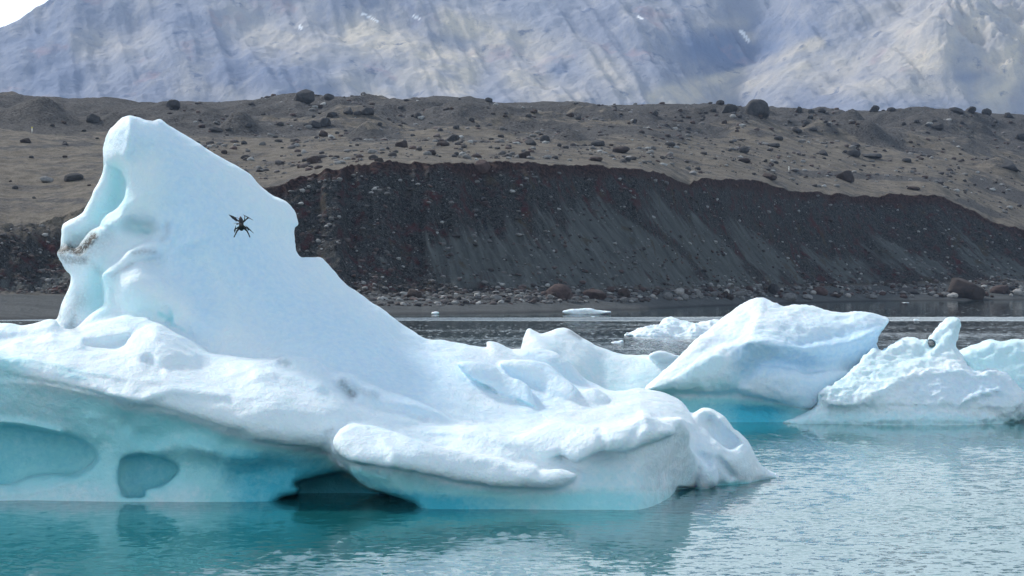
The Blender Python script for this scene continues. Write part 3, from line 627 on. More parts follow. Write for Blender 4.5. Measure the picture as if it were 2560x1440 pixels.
MAIN = [
 dict(poly=[(285, 330), (268, 360), (265, 400), (255, 430), (232, 480), (215, 520), (205, 536), (165, 555), (153, 570), (153, 610), (156, 650), (163, 670), (180, 684), (240, 690), (340, 640), (360, 500), (350, 390), (320, 340)],
      front=[(280, 400, 66.6), (300, 470, 67.0), (290, 530, 67.0), (180, 570, 66.0), (160, 640, 66.2), (240, 520, 66.4), (350, 500, 67.2)], thick=2.2, R=.5, k=.3, clear=.12),
 dict(poly=[(262, 400), (266, 362), (280, 322), (300, 300), (322, 291), (345, 296), (362, 302), (385, 304), (403, 300), (425, 317), (470, 342), (530, 382), (580, 408), (620, 432), (650, 466), (680, 488), (716, 507), (737, 528), (745, 550), (746, 562), (736, 570), (735, 598), (740, 630), (752, 643), (765, 643), (798, 646), (812, 655), (830, 673), (862, 706), (905, 738), (962, 780), (1012, 815), (1060, 846), (1105, 850), (1165, 862), (1215, 871), (1218, 855), (1252, 862), (1292, 882), (1340, 905), (1420, 960), (1500, 1010), (1500, 1090), (1200, 1110), (900, 1060), (600, 960), (430, 860), (330, 820), (260, 700), (258, 580), (254, 565), (256, 552), (268, 537), (298, 515), (312, 488), (316, 460), (306, 432), (288, 415)],
      front=[(290, 350, 65.6), (330, 340, 65.0), (345, 430, 65.2), (410, 320, 65.7), (335, 520, 65.0), (290, 560, 65.2), (370, 570, 65.5), (470, 420, 65.4), (600, 450, 66.3), (700, 540, 66.6), (740, 600, 67.0), (480, 560, 64.7), (600, 600, 65.3), (700, 680, 65.6), (830, 690, 66.8), (400, 700, 64.3), (560, 740, 64.2), (700, 800, 64.3), (850, 780, 65.6), (1000, 850, 66.0), (1100, 860, 66.6), (430, 830, 63.7), (560, 880, 63.1), (800, 900, 63.3), (950, 950, 63.4), (1150, 950, 64.2), (1290, 900, 66.5), (1000, 1010, 62.6), (1200, 1050, 62.4), (1400, 1060, 62.6), (1420, 980, 65)],
      back=71.5, R=.55, k=.3, clear=.0,
      strokes=[('b', [(325, 300), (322, 360), (312, 385)], 12, .22), ('b', [(330, 562), (375, 572)], 22, -.5), ('b', [(262, 570), (290, 555), (300, 548)], 16, .18), ('b', [(420, 640), (480, 600), (520, 590)], 14, .12),
               ('b', [(400, 560), (380, 600), (430, 590)], 13, .2), ('l', [(425, 795), (440, 770), (460, 790), (470, 810)], 20, .10),
               ('b', [(1000, 830), (1100, 900), (1180, 1000)], 40, -.12), ('b', [(700, 720), (860, 860), (1000, 960)], 46, .12), ('b', [(480, 660), (600, 760), (680, 860)], 40, -.14), ('b', [(560, 480), (640, 560), (700, 620)], 40, -.1)]),
 # tilted slabs lying on the lower slope
 dict(poly=[(1143, 906), (1200, 903), (1235, 915), (1262, 935), (1320, 960), (1335, 1000), (1338, 1018), (1290, 1000), (1247, 985), (1230, 970), (1180, 950), (1158, 930)],
      front=[(1150, 910, 64.4), (1260, 940, 64.3), (1330, 1010, 63.4), (1200, 960, 63.9)], thick=.9, R=.18, k=.1, jit=.6),
 dict(poly=[(1250, 905), (1340, 900), (1400, 930), (1440, 970), (1420, 1000), (1370, 1000), (1340, 975), (1290, 950)],
      front=[(1280, 920, 65.2), (1400, 960, 64.6), (1430, 990, 64)], thick=1.2, R=.3, k=.15),
 dict(poly=[(1350, 1020), (1380, 1000), (1440, 985), (1480, 970), (1500, 975), (1520, 1000), (1500, 1060), (1420, 1075), (1360, 1060)],
      front=[(1400, 1010, 64.0), (1500, 1000, 64.5), (1420, 1060, 63)], thick=1.5, R=.4, k=.25),
 # dome behind
 dict(poly=[(1200, 905), (1283, 876), (1338, 869), (1380, 878), (1410, 895), (1440, 925), (1465, 955), (1492, 980), (1480, 1030), (1250, 1010)],
      front=[(1290, 900, 66.6), (1400, 930, 66.4), (1470, 990, 66.0)], thick=3.0, R=1.0, k=.12, clear=.22),
 # dirty limb on the left
 dict(poly=[(143, 632), (150, 624), (163, 613), (188, 620), (202, 606), (215, 590), (235, 574), (255, 568), (280, 578), (310, 586), (355, 578), (392, 580), (395, 600), (350, 640), (300, 690), (290, 760), (270, 800), (215, 830), (141, 835), (142, 805), (150, 775), (162, 742), (173, 712), (178, 690), (174, 674), (158, 658), (147, 645)],
      front=[(150, 632, 65.4), (220, 600, 64.9), (300, 600, 65.1), (370, 590, 65.4), (190, 660, 65.0), (250, 660, 65.1), (260, 720, 65.5), (190, 720, 65.2), (160, 800, 65.2), (230, 790, 65.1)], thick=2.2, R=.5, k=.1, clear=.16, jit=.7),
 # folded rib in front of it
 dict(poly=[(470, 590), (440, 588), (395, 600), (350, 610), (318, 628), (290, 655), (262, 680), (255, 693), (260, 707), (263, 740), (261, 762), (245, 775), (225, 790), (200, 815), (195, 840), (300, 840), (420, 840), (420, 740), (330, 690), (350, 660), (430, 640), (480, 620)],
      front=[(460, 600, 64.8), (360, 625, 64.5), (290, 670, 64.3), (272, 740, 64.2), (225, 810, 63.9), (330, 700, 64.6), (380, 800, 64.0)], thick=2.5, R=.32, k=.12, clear=.02),
 dict(poly=[(284, 720), (286, 700), (300, 676), (345, 652), (372, 656), (392, 664), (430, 676), (470, 690), (540, 740), (600, 840), (560, 890), (470, 860), (400, 820), (310, 822), (292, 775)],
      front=[(330, 680, 64.1), (300, 730, 63.8), (320, 790, 63.8), (400, 720, 63.8), (450, 700, 64.3), (420, 800, 63.6), (520, 820, 63.5)], thick=3, R=.7, k=.3, clear=.03,
      strokes=[('b', [(300, 740), (340, 690), (350, 670)], 18, .05), ('b', [(420, 780), (425, 800)], 10, -.3), ('b', [(437, 810), (432, 790), (420, 780)], 7, .2)]),
 # back ridge of the left shelf
 dict(poly=[(-260, 822), (-100, 815), (0, 811), (30, 810), (60, 815), (95, 806), (120, 800), (137, 802), (146, 815), (165, 824), (205, 819), (250, 804), (285, 793), (312, 787), (340, 790), (366, 792), (382, 803), (430, 830), (520, 890), (420, 960), (0, 960), (-260, 960)],
      front=[(-200, 840, 62.9), (0, 830, 62.8), (120, 820, 62.8), (310, 810, 62.9), (400, 850, 62.4), (-200, 900, 61.8), (100, 900, 61.6), (300, 900, 61.6)], back=67.5, R=.45, k=.14,
      strokes=[('b', [(0, 845), (70, 838), (130, 843)], 12, -.15), ('b', [(150, 860), (230, 838), (320, 830)], 14, .2), ('b', [(240, 870), (330, 850)], 12, -.2)]),
 # front ridge of the left shelf: the thick white crust that overhangs the water
 dict(poly=[(-260, 880), (-100, 876), (0, 868), (30, 853), (62, 846), (85, 850), (110, 840), (130, 832), (150, 838), (190, 842), (208, 843), (216, 862), (250, 868), (300, 871), (322, 850), (342, 828), (370, 812), (392, 808), (412, 816), (440, 832), (475, 850), (505, 872), (540, 884), (600, 892), (680, 900), (760, 915), (840, 930), (920, 962), (1000, 990), (1080, 1018), (1150, 1050), (1240, 1068), (1300, 1090), (1260, 1150), (900, 1180), (840, 1150), (820, 1128), (740, 1118), (640, 1098), (560, 1070), (480, 1042), (400, 1022), (320, 1012), (240, 985), (150, 962), (60, 945), (0, 932), (-260, 905)],
      front=[(-200, 890, 60.2), (0, 880, 60.9), (130, 850, 61.7), (100, 920, 60.0), (260, 890, 60.9), (250, 960, 59.6), (380, 830, 61.9), (400, 900, 60.6), (350, 985, 59.4), (520, 900, 61.8), (520, 960, 60.2), (500, 1020, 59.3), (700, 920, 61.4), (680, 960, 60.0), (650, 1060, 59.0), (850, 960, 61.0), (830, 1020, 59.6), (820, 1100, 59.2), (980, 1000, 61.0), (1000, 1060, 60.2), (1150, 1070, 61.0), (1200, 1120, 60.4)], back=66, R=.55, k=.12,
      strokes=[('b', [(60, 860), (120, 880), (110, 910)], 16, -.12), ('b', [(208, 846), (205, 862)], 10, .16), ('b', [(380, 915), (398, 925), (370, 900)], 14, -.34), ('b', [(390, 830), (470, 900)], 20, .22), ('b', [(430, 920), (460, 910), (560, 925)], 20, -.2),
               ('b', [(280, 985), (350, 1000), (420, 975), (560, 985)], 14, .16), ('b', [(640, 930), (740, 935), (800, 960)], 16, .24), ('b', [(700, 950), (760, 980)], 24, -.1), ('b', [(850, 965), (880, 985)], 14, -.36),
               ('b', [(900, 975), (960, 1000), (1060, 1015), (1130, 1040)], 12, .16), ('b', [(880, 1010), (960, 1025), (1060, 1045)], 12, -.14), ('b', [(150, 930), (230, 945), (300, 960)], 20, -.1)]),
 dict(poly=[(650, 912), (680, 903), (705, 892), (728, 889), (760, 893), (788, 898), (805, 908), (822, 926), (850, 932), (872, 936), (890, 950), (905, 962), (940, 972), (920, 1000), (800, 970), (700, 935)],
      front=[(720, 900, 61.6), (790, 915, 61.3), (880, 960, 60.9), (700, 930, 61.2)], thick=1.5, R=.4, k=.2, strokes=[('b', [(702, 905), (722, 912)], 8, -.15)]),
 # polished, wave-cut wall under the crust
 dict(poly=[(-260, 880), (400, 980), (900, 1080), (1100, 1100), (1100, 1290), (1060, 1330), (-260, 1330)],
      front=[(-200, 920, 60.3), (0, 960, 60.15), (0, 1040, 60.3), (200, 1010, 60.05), (200, 1090, 60.4), (0, 1150, 60.8), (0, 1250, 60.2), (280, 1120, 60.2), (280, 1250, 59.9), (400, 1060, 59.85), (420, 1120, 60.1), (560, 1100, 59.7), (520, 1170, 60.1), (500, 1250, 59.8), (700, 1140, 59.8), (680, 1200, 60.1), (680, 1250, 59.9), (850, 1160, 60.4), (1000, 1200, 61.5), (1000, 1280, 62)], back=66, R=.3, k=.45, clear=lambda px, py: .95 - .35 * sstep(1200, 1120, py) * sstep(330, 100, px) - .4 * sstep(1170, 1235, py) * sstep(650, 450, px) + .42 * sstep(450, 640, px) * sstep(1090, 1150, py),
      strokes=[('b', [(0, 1055), (60, 1060), (150, 1080)], 9, .2), ('b', [(320, 1060), (350, 1090)], 20, -.15), ('b', [(380, 1130), (440, 1115), (520, 1130)], 22, .2), ('b', [(480, 1110), (560, 1140), (640, 1150)], 20, .16), ('b', [(230, 1050), (240, 1090)], 22, .12), ('b', [(600, 1190), (700, 1180)], 30, -.25)]),
 dict(op='sub', poly=[(-260, 1050), (0, 1064), (40, 1064), (90, 1075), (150, 1086), (205, 1100), (235, 1122), (246, 1140), (240, 1160), (210, 1180), (170, 1192), (90, 1196), (40, 1212), (-20, 1222), (-260, 1225)],
      front=[(0, 1140, 57.0)], back=61.5, R=.35, k=.2, clear=1.1),
 dict(op='sub', poly=[(308, 1150), (340, 1139), (385, 1140), (420, 1148), (446, 1166), (440, 1186), (405, 1210), (365, 1224), (362, 1240), (330, 1244), (308, 1240), (298, 1210), (296, 1190), (300, 1168)],
      front=[(360, 1190, 57.0)], back=60.9, R=.25, k=.16, clear=1.15),
 dict(poly=[(318, 1246), (328, 1190), (338, 1160), (352, 1175), (356, 1215), (368, 1246)], front=[(340, 1220, 61.1), (345, 1180, 61.5)], thick=1, R=.15, k=.1, clear=.6),
 dict(op='sub', poly=[(738, 1206), (780, 1195), (850, 1182), (900, 1190), (980, 1230), (1075, 1262), (1100, 1300), (690, 1300), (694, 1250), (735, 1236), (748, 1222)],
      front=[(860, 1230, 55.0)], back=62.3, R=.3, k=.25, clear=1.7),  # deepest teal: the cave's shade is painted into its colour
 dict(poly=[(-260, 1222), (-100, 1218), (0, 1212), (45, 1206), (62, 1196), (80, 1187), (100, 1188), (130, 1187), (172, 1189), (205, 1176), (232, 1156), (248, 1140), (275, 1140), (300, 1165), (298, 1210), (312, 1243), (300, 1300), (-260, 1300)],
      front=[(0, 1235, 60.2), (80, 1215, 60.5), (240, 1170, 60.5), (280, 1230, 60.2), (150, 1240, 60.2)], thick=1.0, R=.25, k=.12, clear=.55,
      strokes=[('b', [(40, 1235), (120, 1222), (200, 1195)], 8, .12), ('b', [(60, 1225), (130, 1210)], 8, -.12)]),
 # right shelf
 dict(poly=[(1150, 1000), (1300, 960), (1420, 955), (1484, 968), (1500, 972), (1530, 977), (1560, 975), (1600, 969), (1630, 976), (1655, 980), (1680, 992), (1702, 1003), (1722, 1025), (1738, 1055), (1748, 1080), (1765, 1110), (1785, 1140), (1800, 1170), (1800, 1214), (1740, 1300), (1300, 1300), (1150, 1100)],
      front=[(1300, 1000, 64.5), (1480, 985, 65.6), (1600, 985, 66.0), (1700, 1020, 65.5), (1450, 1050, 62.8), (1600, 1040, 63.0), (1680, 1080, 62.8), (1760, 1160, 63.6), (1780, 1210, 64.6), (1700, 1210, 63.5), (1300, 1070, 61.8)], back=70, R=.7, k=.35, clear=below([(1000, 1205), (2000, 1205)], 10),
      strokes=[('b', [(1380, 1020), (1500, 1030), (1600, 1010)], 18, .14), ('b', [(1340, 1050), (1480, 1060), (1580, 1040)], 14, -.12), ('b', [(1730, 1080), (1740, 1130), (1760, 1160)], 12, -.35)]),
 # far right lobe with the hollow
 dict(poly=[(1730, 1040), (1745, 1026), (1760, 1021), (1780, 1024), (1808, 1042), (1822, 1058), (1832, 1074), (1842, 1080), (1862, 1098), (1873, 1112), (1885, 1135), (1900, 1160), (1928, 1180), (1962, 1196), (1925, 1204), (1895, 1212), (1880, 1235), (1700, 1250), (1690, 1120)],
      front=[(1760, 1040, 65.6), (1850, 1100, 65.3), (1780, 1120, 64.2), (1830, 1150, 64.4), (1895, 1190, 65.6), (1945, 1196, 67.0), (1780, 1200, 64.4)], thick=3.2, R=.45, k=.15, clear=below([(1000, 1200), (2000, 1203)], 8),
      strokes=[('b', [(1775, 1055), (1800, 1085), (1828, 1108)], 20, -.95), ('b', [(1790, 1105), (1805, 1118), (1830, 1126), (1850, 1112)], 8, .25), ('b', [(1800, 1150), (1830, 1190)], 10, -.25), ('b', [(1750, 1100), (1765, 1130)], 12, .3)]),
 dict(op='sub', poly=[(1768, 1052), (1785, 1042), (1806, 1056), (1825, 1078), (1846, 1100), (1848, 1112), (1826, 1123), (1800, 1113), (1782, 1098), (1770, 1076)], front=[(1800, 1080, 60)], back=66.3, R=.5, k=.35),
 dict(poly=[(1740, 1160), (1755, 1150), (1772, 1165), (1788, 1163), (1794, 1180), (1790, 1212), (1745, 1225)], front=[(1770, 1190, 63.2)], thick=1.5, R=.3, k=.12),
 # front lobe, lower polished body
 dict(poly=[(836, 1130), (834, 1105), (845, 1080), (870, 1062), (900, 1053), (940, 1047), (968, 1037), (985, 1050), (1010, 1063), (1060, 1066), (1150, 1064), (1200, 1067), (1240, 1076), (1272, 1086), (1320, 1080), (1352, 1065), (1393, 1050), (1440, 1058), (1480, 1062), (1540, 1060), (1580, 1051), (1600, 1045), (1602, 1027), (1622, 1030), (1650, 1046), (1700, 1044), (1716, 1058), (1724, 1085), (1722, 1106), (1735, 1132), (1755, 1165), (1768, 1195), (1764, 1212), (1730, 1217), (1692, 1222), (1682, 1240), (1662, 1260), (1645, 1278), (1640, 1320), (1060, 1320), (1052, 1272), (1010, 1245), (940, 1225), (895, 1200), (876, 1180), (868, 1160), (850, 1142)],
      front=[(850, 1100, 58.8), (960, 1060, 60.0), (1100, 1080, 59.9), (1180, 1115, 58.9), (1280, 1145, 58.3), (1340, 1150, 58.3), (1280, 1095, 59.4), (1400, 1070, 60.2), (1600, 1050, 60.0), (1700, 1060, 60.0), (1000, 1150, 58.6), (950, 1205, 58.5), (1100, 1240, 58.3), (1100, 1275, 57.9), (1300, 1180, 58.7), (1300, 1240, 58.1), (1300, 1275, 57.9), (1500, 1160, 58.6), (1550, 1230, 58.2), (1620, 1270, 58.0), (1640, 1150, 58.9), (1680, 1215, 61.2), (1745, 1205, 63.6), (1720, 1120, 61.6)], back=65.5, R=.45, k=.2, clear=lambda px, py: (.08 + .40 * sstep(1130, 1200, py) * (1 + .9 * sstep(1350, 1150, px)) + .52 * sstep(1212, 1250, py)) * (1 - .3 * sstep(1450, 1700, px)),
      strokes=[('l', [(1120, 1236), (1300, 1232), (1500, 1226), (1680, 1218)], 26, .06), ('b', [(900, 1180), (960, 1195)], 14, .1)]),
 # crust tongue
 dict(poly=[(836, 1120), (834, 1102), (846, 1080), (872, 1064), (905, 1062), (960, 1070), (1030, 1095), (1100, 1118), (1180, 1132), (1250, 1148), (1300, 1160), (1335, 1165), (1350, 1177), (1372, 1174), (1400, 1171), (1425, 1177), (1443, 1187), (1436, 1204), (1408, 1217), (1370, 1223), (1310, 1224), (1240, 1220), (1150, 1206), (1050, 1184), (950, 1164), (885, 1158), (850, 1138)],
      front=[(850, 1100, 58.1), (950, 1085, 58.4), (1000, 1130, 57.5), (1150, 1170, 57.5), (1300, 1190, 57.3), (1430, 1190, 57.5), (900, 1130, 57.6)], thick=2.0, R=.38, k=.22, jit=.8, strokes=[('b', [(960, 1100), (985, 1140), (980, 1160)], 14, .12), ('b', [(1180, 1165), (1280, 1185)], 20, -.08)]),
 # second crust roll
 dict(poly=[(1060, 1080), (1200, 1072), (1272, 1088), (1320, 1080), (1352, 1066), (1393, 1052), (1480, 1064), (1560, 1062), (1598, 1046), (1605, 1034), (1640, 1046), (1680, 1062), (1690, 1075), (1682, 1090), (1650, 1102), (1620, 1112), (1585, 1126), (1560, 1130), (1512, 1128), (1480, 1138), (1450, 1152), (1425, 1148), (1400, 1136), (1360, 1148), (1300, 1138), (1200, 1110)],
      front=[(1100, 1085, 59.6), (1280, 1110, 58.7), (1390, 1080, 59.0), (1390, 1125, 58.2), (1500, 1100, 58.0), (1600, 1080, 57.9), (1670, 1080, 58.0)], thick=2.2, R=.36, k=.22, jit=.8, strokes=[('b', [(1600, 1060), (1570, 1120)], 12, -.1), ('b', [(1500, 1075), (1512, 1120)], 10, -.14)]),
]
make_berg('iceberg', MAIN, (-302, 1984, 276, 1320, 56.6, 72.0), 4, .075,
          'huge pale blue iceberg with a tall leaning peak and undercut turquoise base', rough=.34,
          dirt=[([(150, 626), (172, 620), (195, 628), (222, 602), (232, 590)], 13, 1.0), ([(145, 632), (170, 650), (210, 650)], 13, .5), ([(150, 700), (165, 740)], 5, .3), ([(185, 790), (175, 815), (190, 825)], 12, .35), ([(150, 760), (146, 800)], 5, .4), ([(230, 660), (250, 680)], 10, .15),
                ([(335, 632), (360, 628), (385, 630)], 8, .28), ([(405, 600), (420, 585), (418, 560)], 8, .16), ([(280, 690), (330, 660)], 5, .2), ([(700, 902), (722, 908)], 10, .22), ([(856, 958), (880, 985)], 12, .42), ([(870, 965), (940, 990)], 9, .2), ([(815, 1082), (830, 1075)], 7, .25), ([(372, 304), (395, 303)], 5, .3), ([(160, 660), (250, 600)], 34, .2), ([(165, 790), (200, 750)], 28, .22)],
          clears=[([(400, 785), (428, 800), (425, 780)], 9, .6), ([(430, 812), (460, 824)], 5, .4), ([(352, 572), (372, 578)], 12, .4), ([(378, 912), (398, 922)], 14, .25), ([(1160, 935), (1240, 982)], 4, .5), ([(1290, 1000), (1338, 1016)], 4, .5), ([(600, 760), (900, 900)], 60, .07)],
          tint_shades=[([(290, 430), (300, 500), (250, 540)], 34, 1.0), ([(250, 700), (240, 760)], 40, .9), ([(190, 590), (270, 560), (340, 570)], 30, .6), ([(370, 420), (350, 560)], 50, .4), ([(330, 760), (440, 780)], 40, .5), ([(400, 400), (560, 600), (700, 760), (900, 880), (1050, 960)], 120, -.8), ([(420, 500), (500, 760)], 90, -.8), ([(1150, 920), (1350, 1000)], 50, -.5), ([(1330, 890), (1460, 960)], 30, -.5), ([(900, 1010), (1300, 1040)], 30, -.3), ([(1790, 1080), (1830, 1110)], 18, -.15), ([(1750, 1120), (1800, 1190)], 30, -.35)])  # positive: cyan ice; negative: blue shade painted on the slope

def cl(y0, soft=30, lo=0.0, hi=1.0):
    return lambda px, py: lo + (hi - lo) * np.clip((py - y0) / soft * .5 + .5, 0, 1)
# ---- the wedge-shaped berg right of centre
make_berg('iceberg', [
 dict(poly=[(1614, 974), (1640, 950), (1690, 902), (1740, 852), (1790, 810), (1828, 780), (1858, 757), (1890, 744), (1912, 746), (1935, 757), (1962, 765), (1985, 760), (2020, 764), (2060, 774), (2110, 780), (2145, 777), (2185, 785), (2208, 794), (2221, 802), (2214, 816), (2198, 836), (2190, 858), (2192, 875), (2170, 905), (2110, 950), (2060, 985), (1980, 1000), (1860, 985), (1760, 982), (1690, 978), (1640, 978)],
      front=[(1640, 970, 92.8), (1740, 960, 92.4), (1790, 880, 93.4), (1900, 845, 92.8), (1900, 760, 96.5), (1800, 820, 95.2), (1960, 855, 93.0), (2020, 860, 93.4), (2000, 800, 95.4), (2100, 800, 95.6), (2190, 820, 94.6), (2210, 800, 96), (1900, 920, 93.6), (2000, 930, 94.2), (2100, 900, 94.2), (2180, 870, 95), (1850, 970, 93.4)], back=100, R=.5, k=.3, clear=lambda px, py: .4 * sstep(880, 980, py) * sstep(1720, 1850, px) + .08,
      strokes=[('l', [(1740, 905), (1800, 862), (1900, 838), (1960, 852), (2010, 866), (2100, 850), (2205, 815)], 30, -.35), ('b', [(1905, 750), (1895, 800), (1870, 850)], 14, .25)]),
 dict(poly=[(1660, 972), (1760, 968), (1900, 940), (2040, 950), (2080, 990), (2070, 1020), (2060, 1120), (1700, 1120), (1690, 1010)],
      front=[(1700, 990, 93.6), (1850, 1000, 94.0), (2000, 1000, 94), (1850, 1060, 92.0), (2000, 1060, 92.4), (1720, 1050, 93)], back=99, R=.5, k=.9, clear=lambda px, py: 1.0 - .5 * sstep(1950, 2080, px) + .55 * np.exp(-((px - 1890) / 80) ** 2) * sstep(990, 1020, py)),
 dict(poly=[(1842, 968), (1865, 945), (1895, 920), (1940, 914), (1985, 922), (2010, 935), (2060, 930), (2120, 930), (2100, 960), (2060, 1000), (2020, 1018), (1960, 1008), (1900, 998), (1855, 985)],
      front=[(1880, 950, 92.9), (1950, 940, 92.5), (2000, 990, 92.4), (2080, 950, 93.2)], thick=2, R=.5, k=.35, clear=.18),
], (1590, 2244, 728, 1120, 90.5, 101), 4, .12, 'wedge-shaped white iceberg with a blue overhang, right of the huge leaning berg',
   tint_shades=[([(1650, 970), (1800, 960)], 16, .8), ([(1720, 940), (1800, 900)], 30, .6), ([(1860, 900), (2000, 885), (2180, 850)], 50, -1.3), ([(1960, 830), (2150, 800)], 30, -.5), ([(1950, 960), (2060, 950)], 60, -.6)])  # negative strokes paint the overhang's blue shade
# ---- the horned berg at the right
make_berg('iceberg', [
 dict(poly=[(2060, 985), (2050, 990), (2056, 976), (2100, 952), (2145, 912), (2175, 876), (2188, 871), (2205, 876), (2225, 862), (2245, 850), (2262, 844), (2280, 846), (2300, 852), (2318, 848), (2332, 836), (2350, 815), (2362, 803), (2376, 796), (2398, 797), (2404, 812), (2396, 830), (2390, 850), (2392, 868), (2405, 890), (2425, 920), (2450, 928), (2480, 924), (2512, 934), (2535, 962), (2550, 990), (2558, 1010), (2500, 1025), (2300, 1015), (2100, 1015), (2065, 1010), (2052, 998)],
      front=[(2060, 990, 91.4), (2150, 930, 92.4), (2260, 860, 93.8), (2380, 810, 94.4), (2380, 880, 93.6), (2250, 950, 91.6), (2360, 940, 91.8), (2460, 940, 92.2), (2530, 980, 91.8), (2300, 1000, 91.0), (2150, 1000, 91.0), (2450, 1000, 91.3)], back=97, R=.25, k=.2, clear=.1,
      strokes=[('b', [(2180, 985), (2280, 935), (2380, 925), (2470, 930)], 14, .3), ('b', [(2230, 900), (2300, 880)], 20, -.15), ('b', [(2405, 1005), (2450, 985), (2500, 975)], 8, .25), ('b', [(2330, 880), (2385, 830)], 12, .15)]),
 dict(op='sub', poly=[(2320, 852), (2328, 849), (2335, 855), (2334, 863), (2326, 865), (2319, 860)], front=[(2327, 857, 88)], back=99, R=.02, k=.03, jit=0),
 dict(poly=[(1955, 1056), (1985, 1040), (2030, 1022), (2066, 1004), (2150, 990), (2300, 990), (2450, 990), (2545, 1000), (2556, 1030), (2536, 1052), (2510, 1062), (2500, 1110), (1990, 1110), (1975, 1066)],
      front=[(1970, 1056, 91.5), (2060, 1020, 91.9), (2200, 1025, 91.2), (2200, 1065, 90.6), (2400, 1025, 91.3), (2400, 1063, 90.6), (2530, 1040, 91.7)], back=97, R=.5, k=.7, clear=lambda px, py: .3 + .25 * sstep(1000, 1060, py),
      strokes=[('b', [(2000, 1050), (2150, 1052), (2300, 1045), (2480, 1048)], 10, .16)]),
], (1930, 2590, 780, 1110, 89, 98), 4, .11, 'jagged white iceberg with an upright horn pierced by a small hole, at the right', rough=1.6, nsc=1.5, tint_shades=[([(2100, 960), (2300, 880), (2380, 830)], 50, .45), ([(2300, 960), (2500, 970)], 40, -.5)])
# ---- berg cut by the right edge
make_berg('iceberg', [
 dict(poly=[(2390, 890), (2410, 876), (2440, 862), (2472, 852), (2500, 857), (2530, 853), (2570, 853), (2640, 862), (2720, 905), (2750, 980), (2740, 1080), (2460, 1080), (2440, 960)],
      front=[(2420, 890, 98), (2500, 880, 98), (2600, 900, 97.6), (2500, 960, 97.2), (2700, 960, 97.4), (2600, 1030, 96.6)], back=104, R=.6, k=.3, clear=cl(1000, 90, .15, .7)),
], (2370, 2780, 836, 1080, 95.5, 105), 5, .14, 'rounded pale blue iceberg at the right edge, behind the horned one', rough=1.4, tint_shades=[([(2440, 900), (2700, 930)], 70, .8)])
# ---- low saddle-shaped berg behind the big one
make_berg('iceberg', [
 dict(poly=[(1296, 900), (1304, 866), (1310, 840), (1320, 822), (1334, 828), (1350, 833), (1372, 828), (1400, 820), (1420, 823), (1440, 834), (1465, 852), (1500, 870), (1545, 884), (1590, 889), (1625, 888), (1700, 890), (1735, 900), (1760, 980), (1740, 1030), (1330, 1030), (1290, 960)],
      front=[(1320, 840, 111.5), (1400, 832, 112.5), (1330, 920, 110), (1380, 880, 110.5), (1450, 900, 110.6), (1550, 920, 111.6), (1680, 920, 111.2), (1600, 980, 109.5), (1450, 980, 109), (1350, 850, 111)], thick=5.5, R=.8, k=.3, clear=cl(900, 120, .05, .55), strokes=[('b', [(1345, 850), (1375, 880)], 14, .3), ('b', [(1500, 900), (1490, 960)], 30, -.3)]),
 dict(poly=[(1620, 892), (1630, 880), (1645, 875), (1662, 878), (1680, 886), (1694, 892), (1680, 905), (1640, 905)], front=[(1655, 890, 111.2)], thick=1.2, R=.2, k=.15),
], (1280, 1770, 808, 1030, 107, 119), 4, .15, 'low saddle-shaped iceberg between the huge leaning berg and the wedge-shaped one', rough=.3, dirt=[([(1425, 830), (1450, 845)], 6, .5)])
# ---- small far bergs
make_berg('iceberg', [
 dict(poly=[(1560, 838), (1585, 826), (1605, 817), (1640, 812), (1660, 800), (1672, 793), (1684, 792), (1698, 798), (1715, 804), (1740, 806), (1765, 800), (1790, 796), (1802, 801), (1804, 808), (1792, 828), (1770, 852), (1600, 852), (1580, 843)],
      front=[(1600, 832, 224), (1675, 805, 227), (1700, 835, 223.5), (1780, 810, 226), (1650, 822, 224.5)], thick=5, R=.7, k=.3, clear=.12, strokes=[('b', [(1700, 806), (1712, 828)], 10, -.5), ('b', [(1620, 820), (1660, 826), (1690, 836)], 6, .3)]),
], (1545, 1820, 784, 852, 220, 233), 2, .2, 'small low iceberg with two humps floating midway to the far shore', rough=1.5, nsc=.6)
def floe(pts, Y, label, name='ice_floe', th=2.5, group=None):
    xs = [p[0] for p in pts]; ys = [p[1] for p in pts]
    make_berg(name, [dict(poly=pts, front=[(sum(xs) / len(xs), sum(ys) / len(ys), Y)], thick=th, R=.35, k=.2, clear=.05, jit=.3)],
              (min(xs) - 5, max(xs) + 5, min(ys) - 4, max(ys) + 4, Y - 1, Y + th + 1), 1.5, .25, label, 'ice floe', rough=.8, nsc=1, group=group)
floe([(1406, 779), (1425, 774), (1450, 772), (1475, 771), (1490, 775), (1510, 777), (1528, 779), (1518, 785), (1480, 790), (1430, 790)], 347, 'long flat white ice floe close under the grey beach', th=5)
floe([(1078, 783), (1084, 780), (1093, 780), (1098, 783), (1090, 788), (1082, 788)], 352, 'tiny white ice floe at the beach, left of the long flat one', th=2)
floe([(1475, 793), (1480, 790), (1488, 791), (1490, 795), (1480, 798)], 330, 'tiny lump of ice just below the long flat floe', th=1.5)
floe([(2246, 758), (2262, 756), (2275, 757), (2275, 760), (2258, 763), (2247, 761)], 505, 'thin pale ice floe in the dark water at the right bank', th=3)
floe([(1528, 857), (1536, 854), (1546, 853), (1555, 850), (1558, 856), (1550, 860), (1534, 860)], 202, 'broken ice floe chips left of the two-humped berg', th=1.5)
floe([(2282, 800), (2288, 797), (2296, 799), (2298, 803), (2286, 806)], 305, 'tiny lump of ice in the bright ripples above the horned berg', th=1)

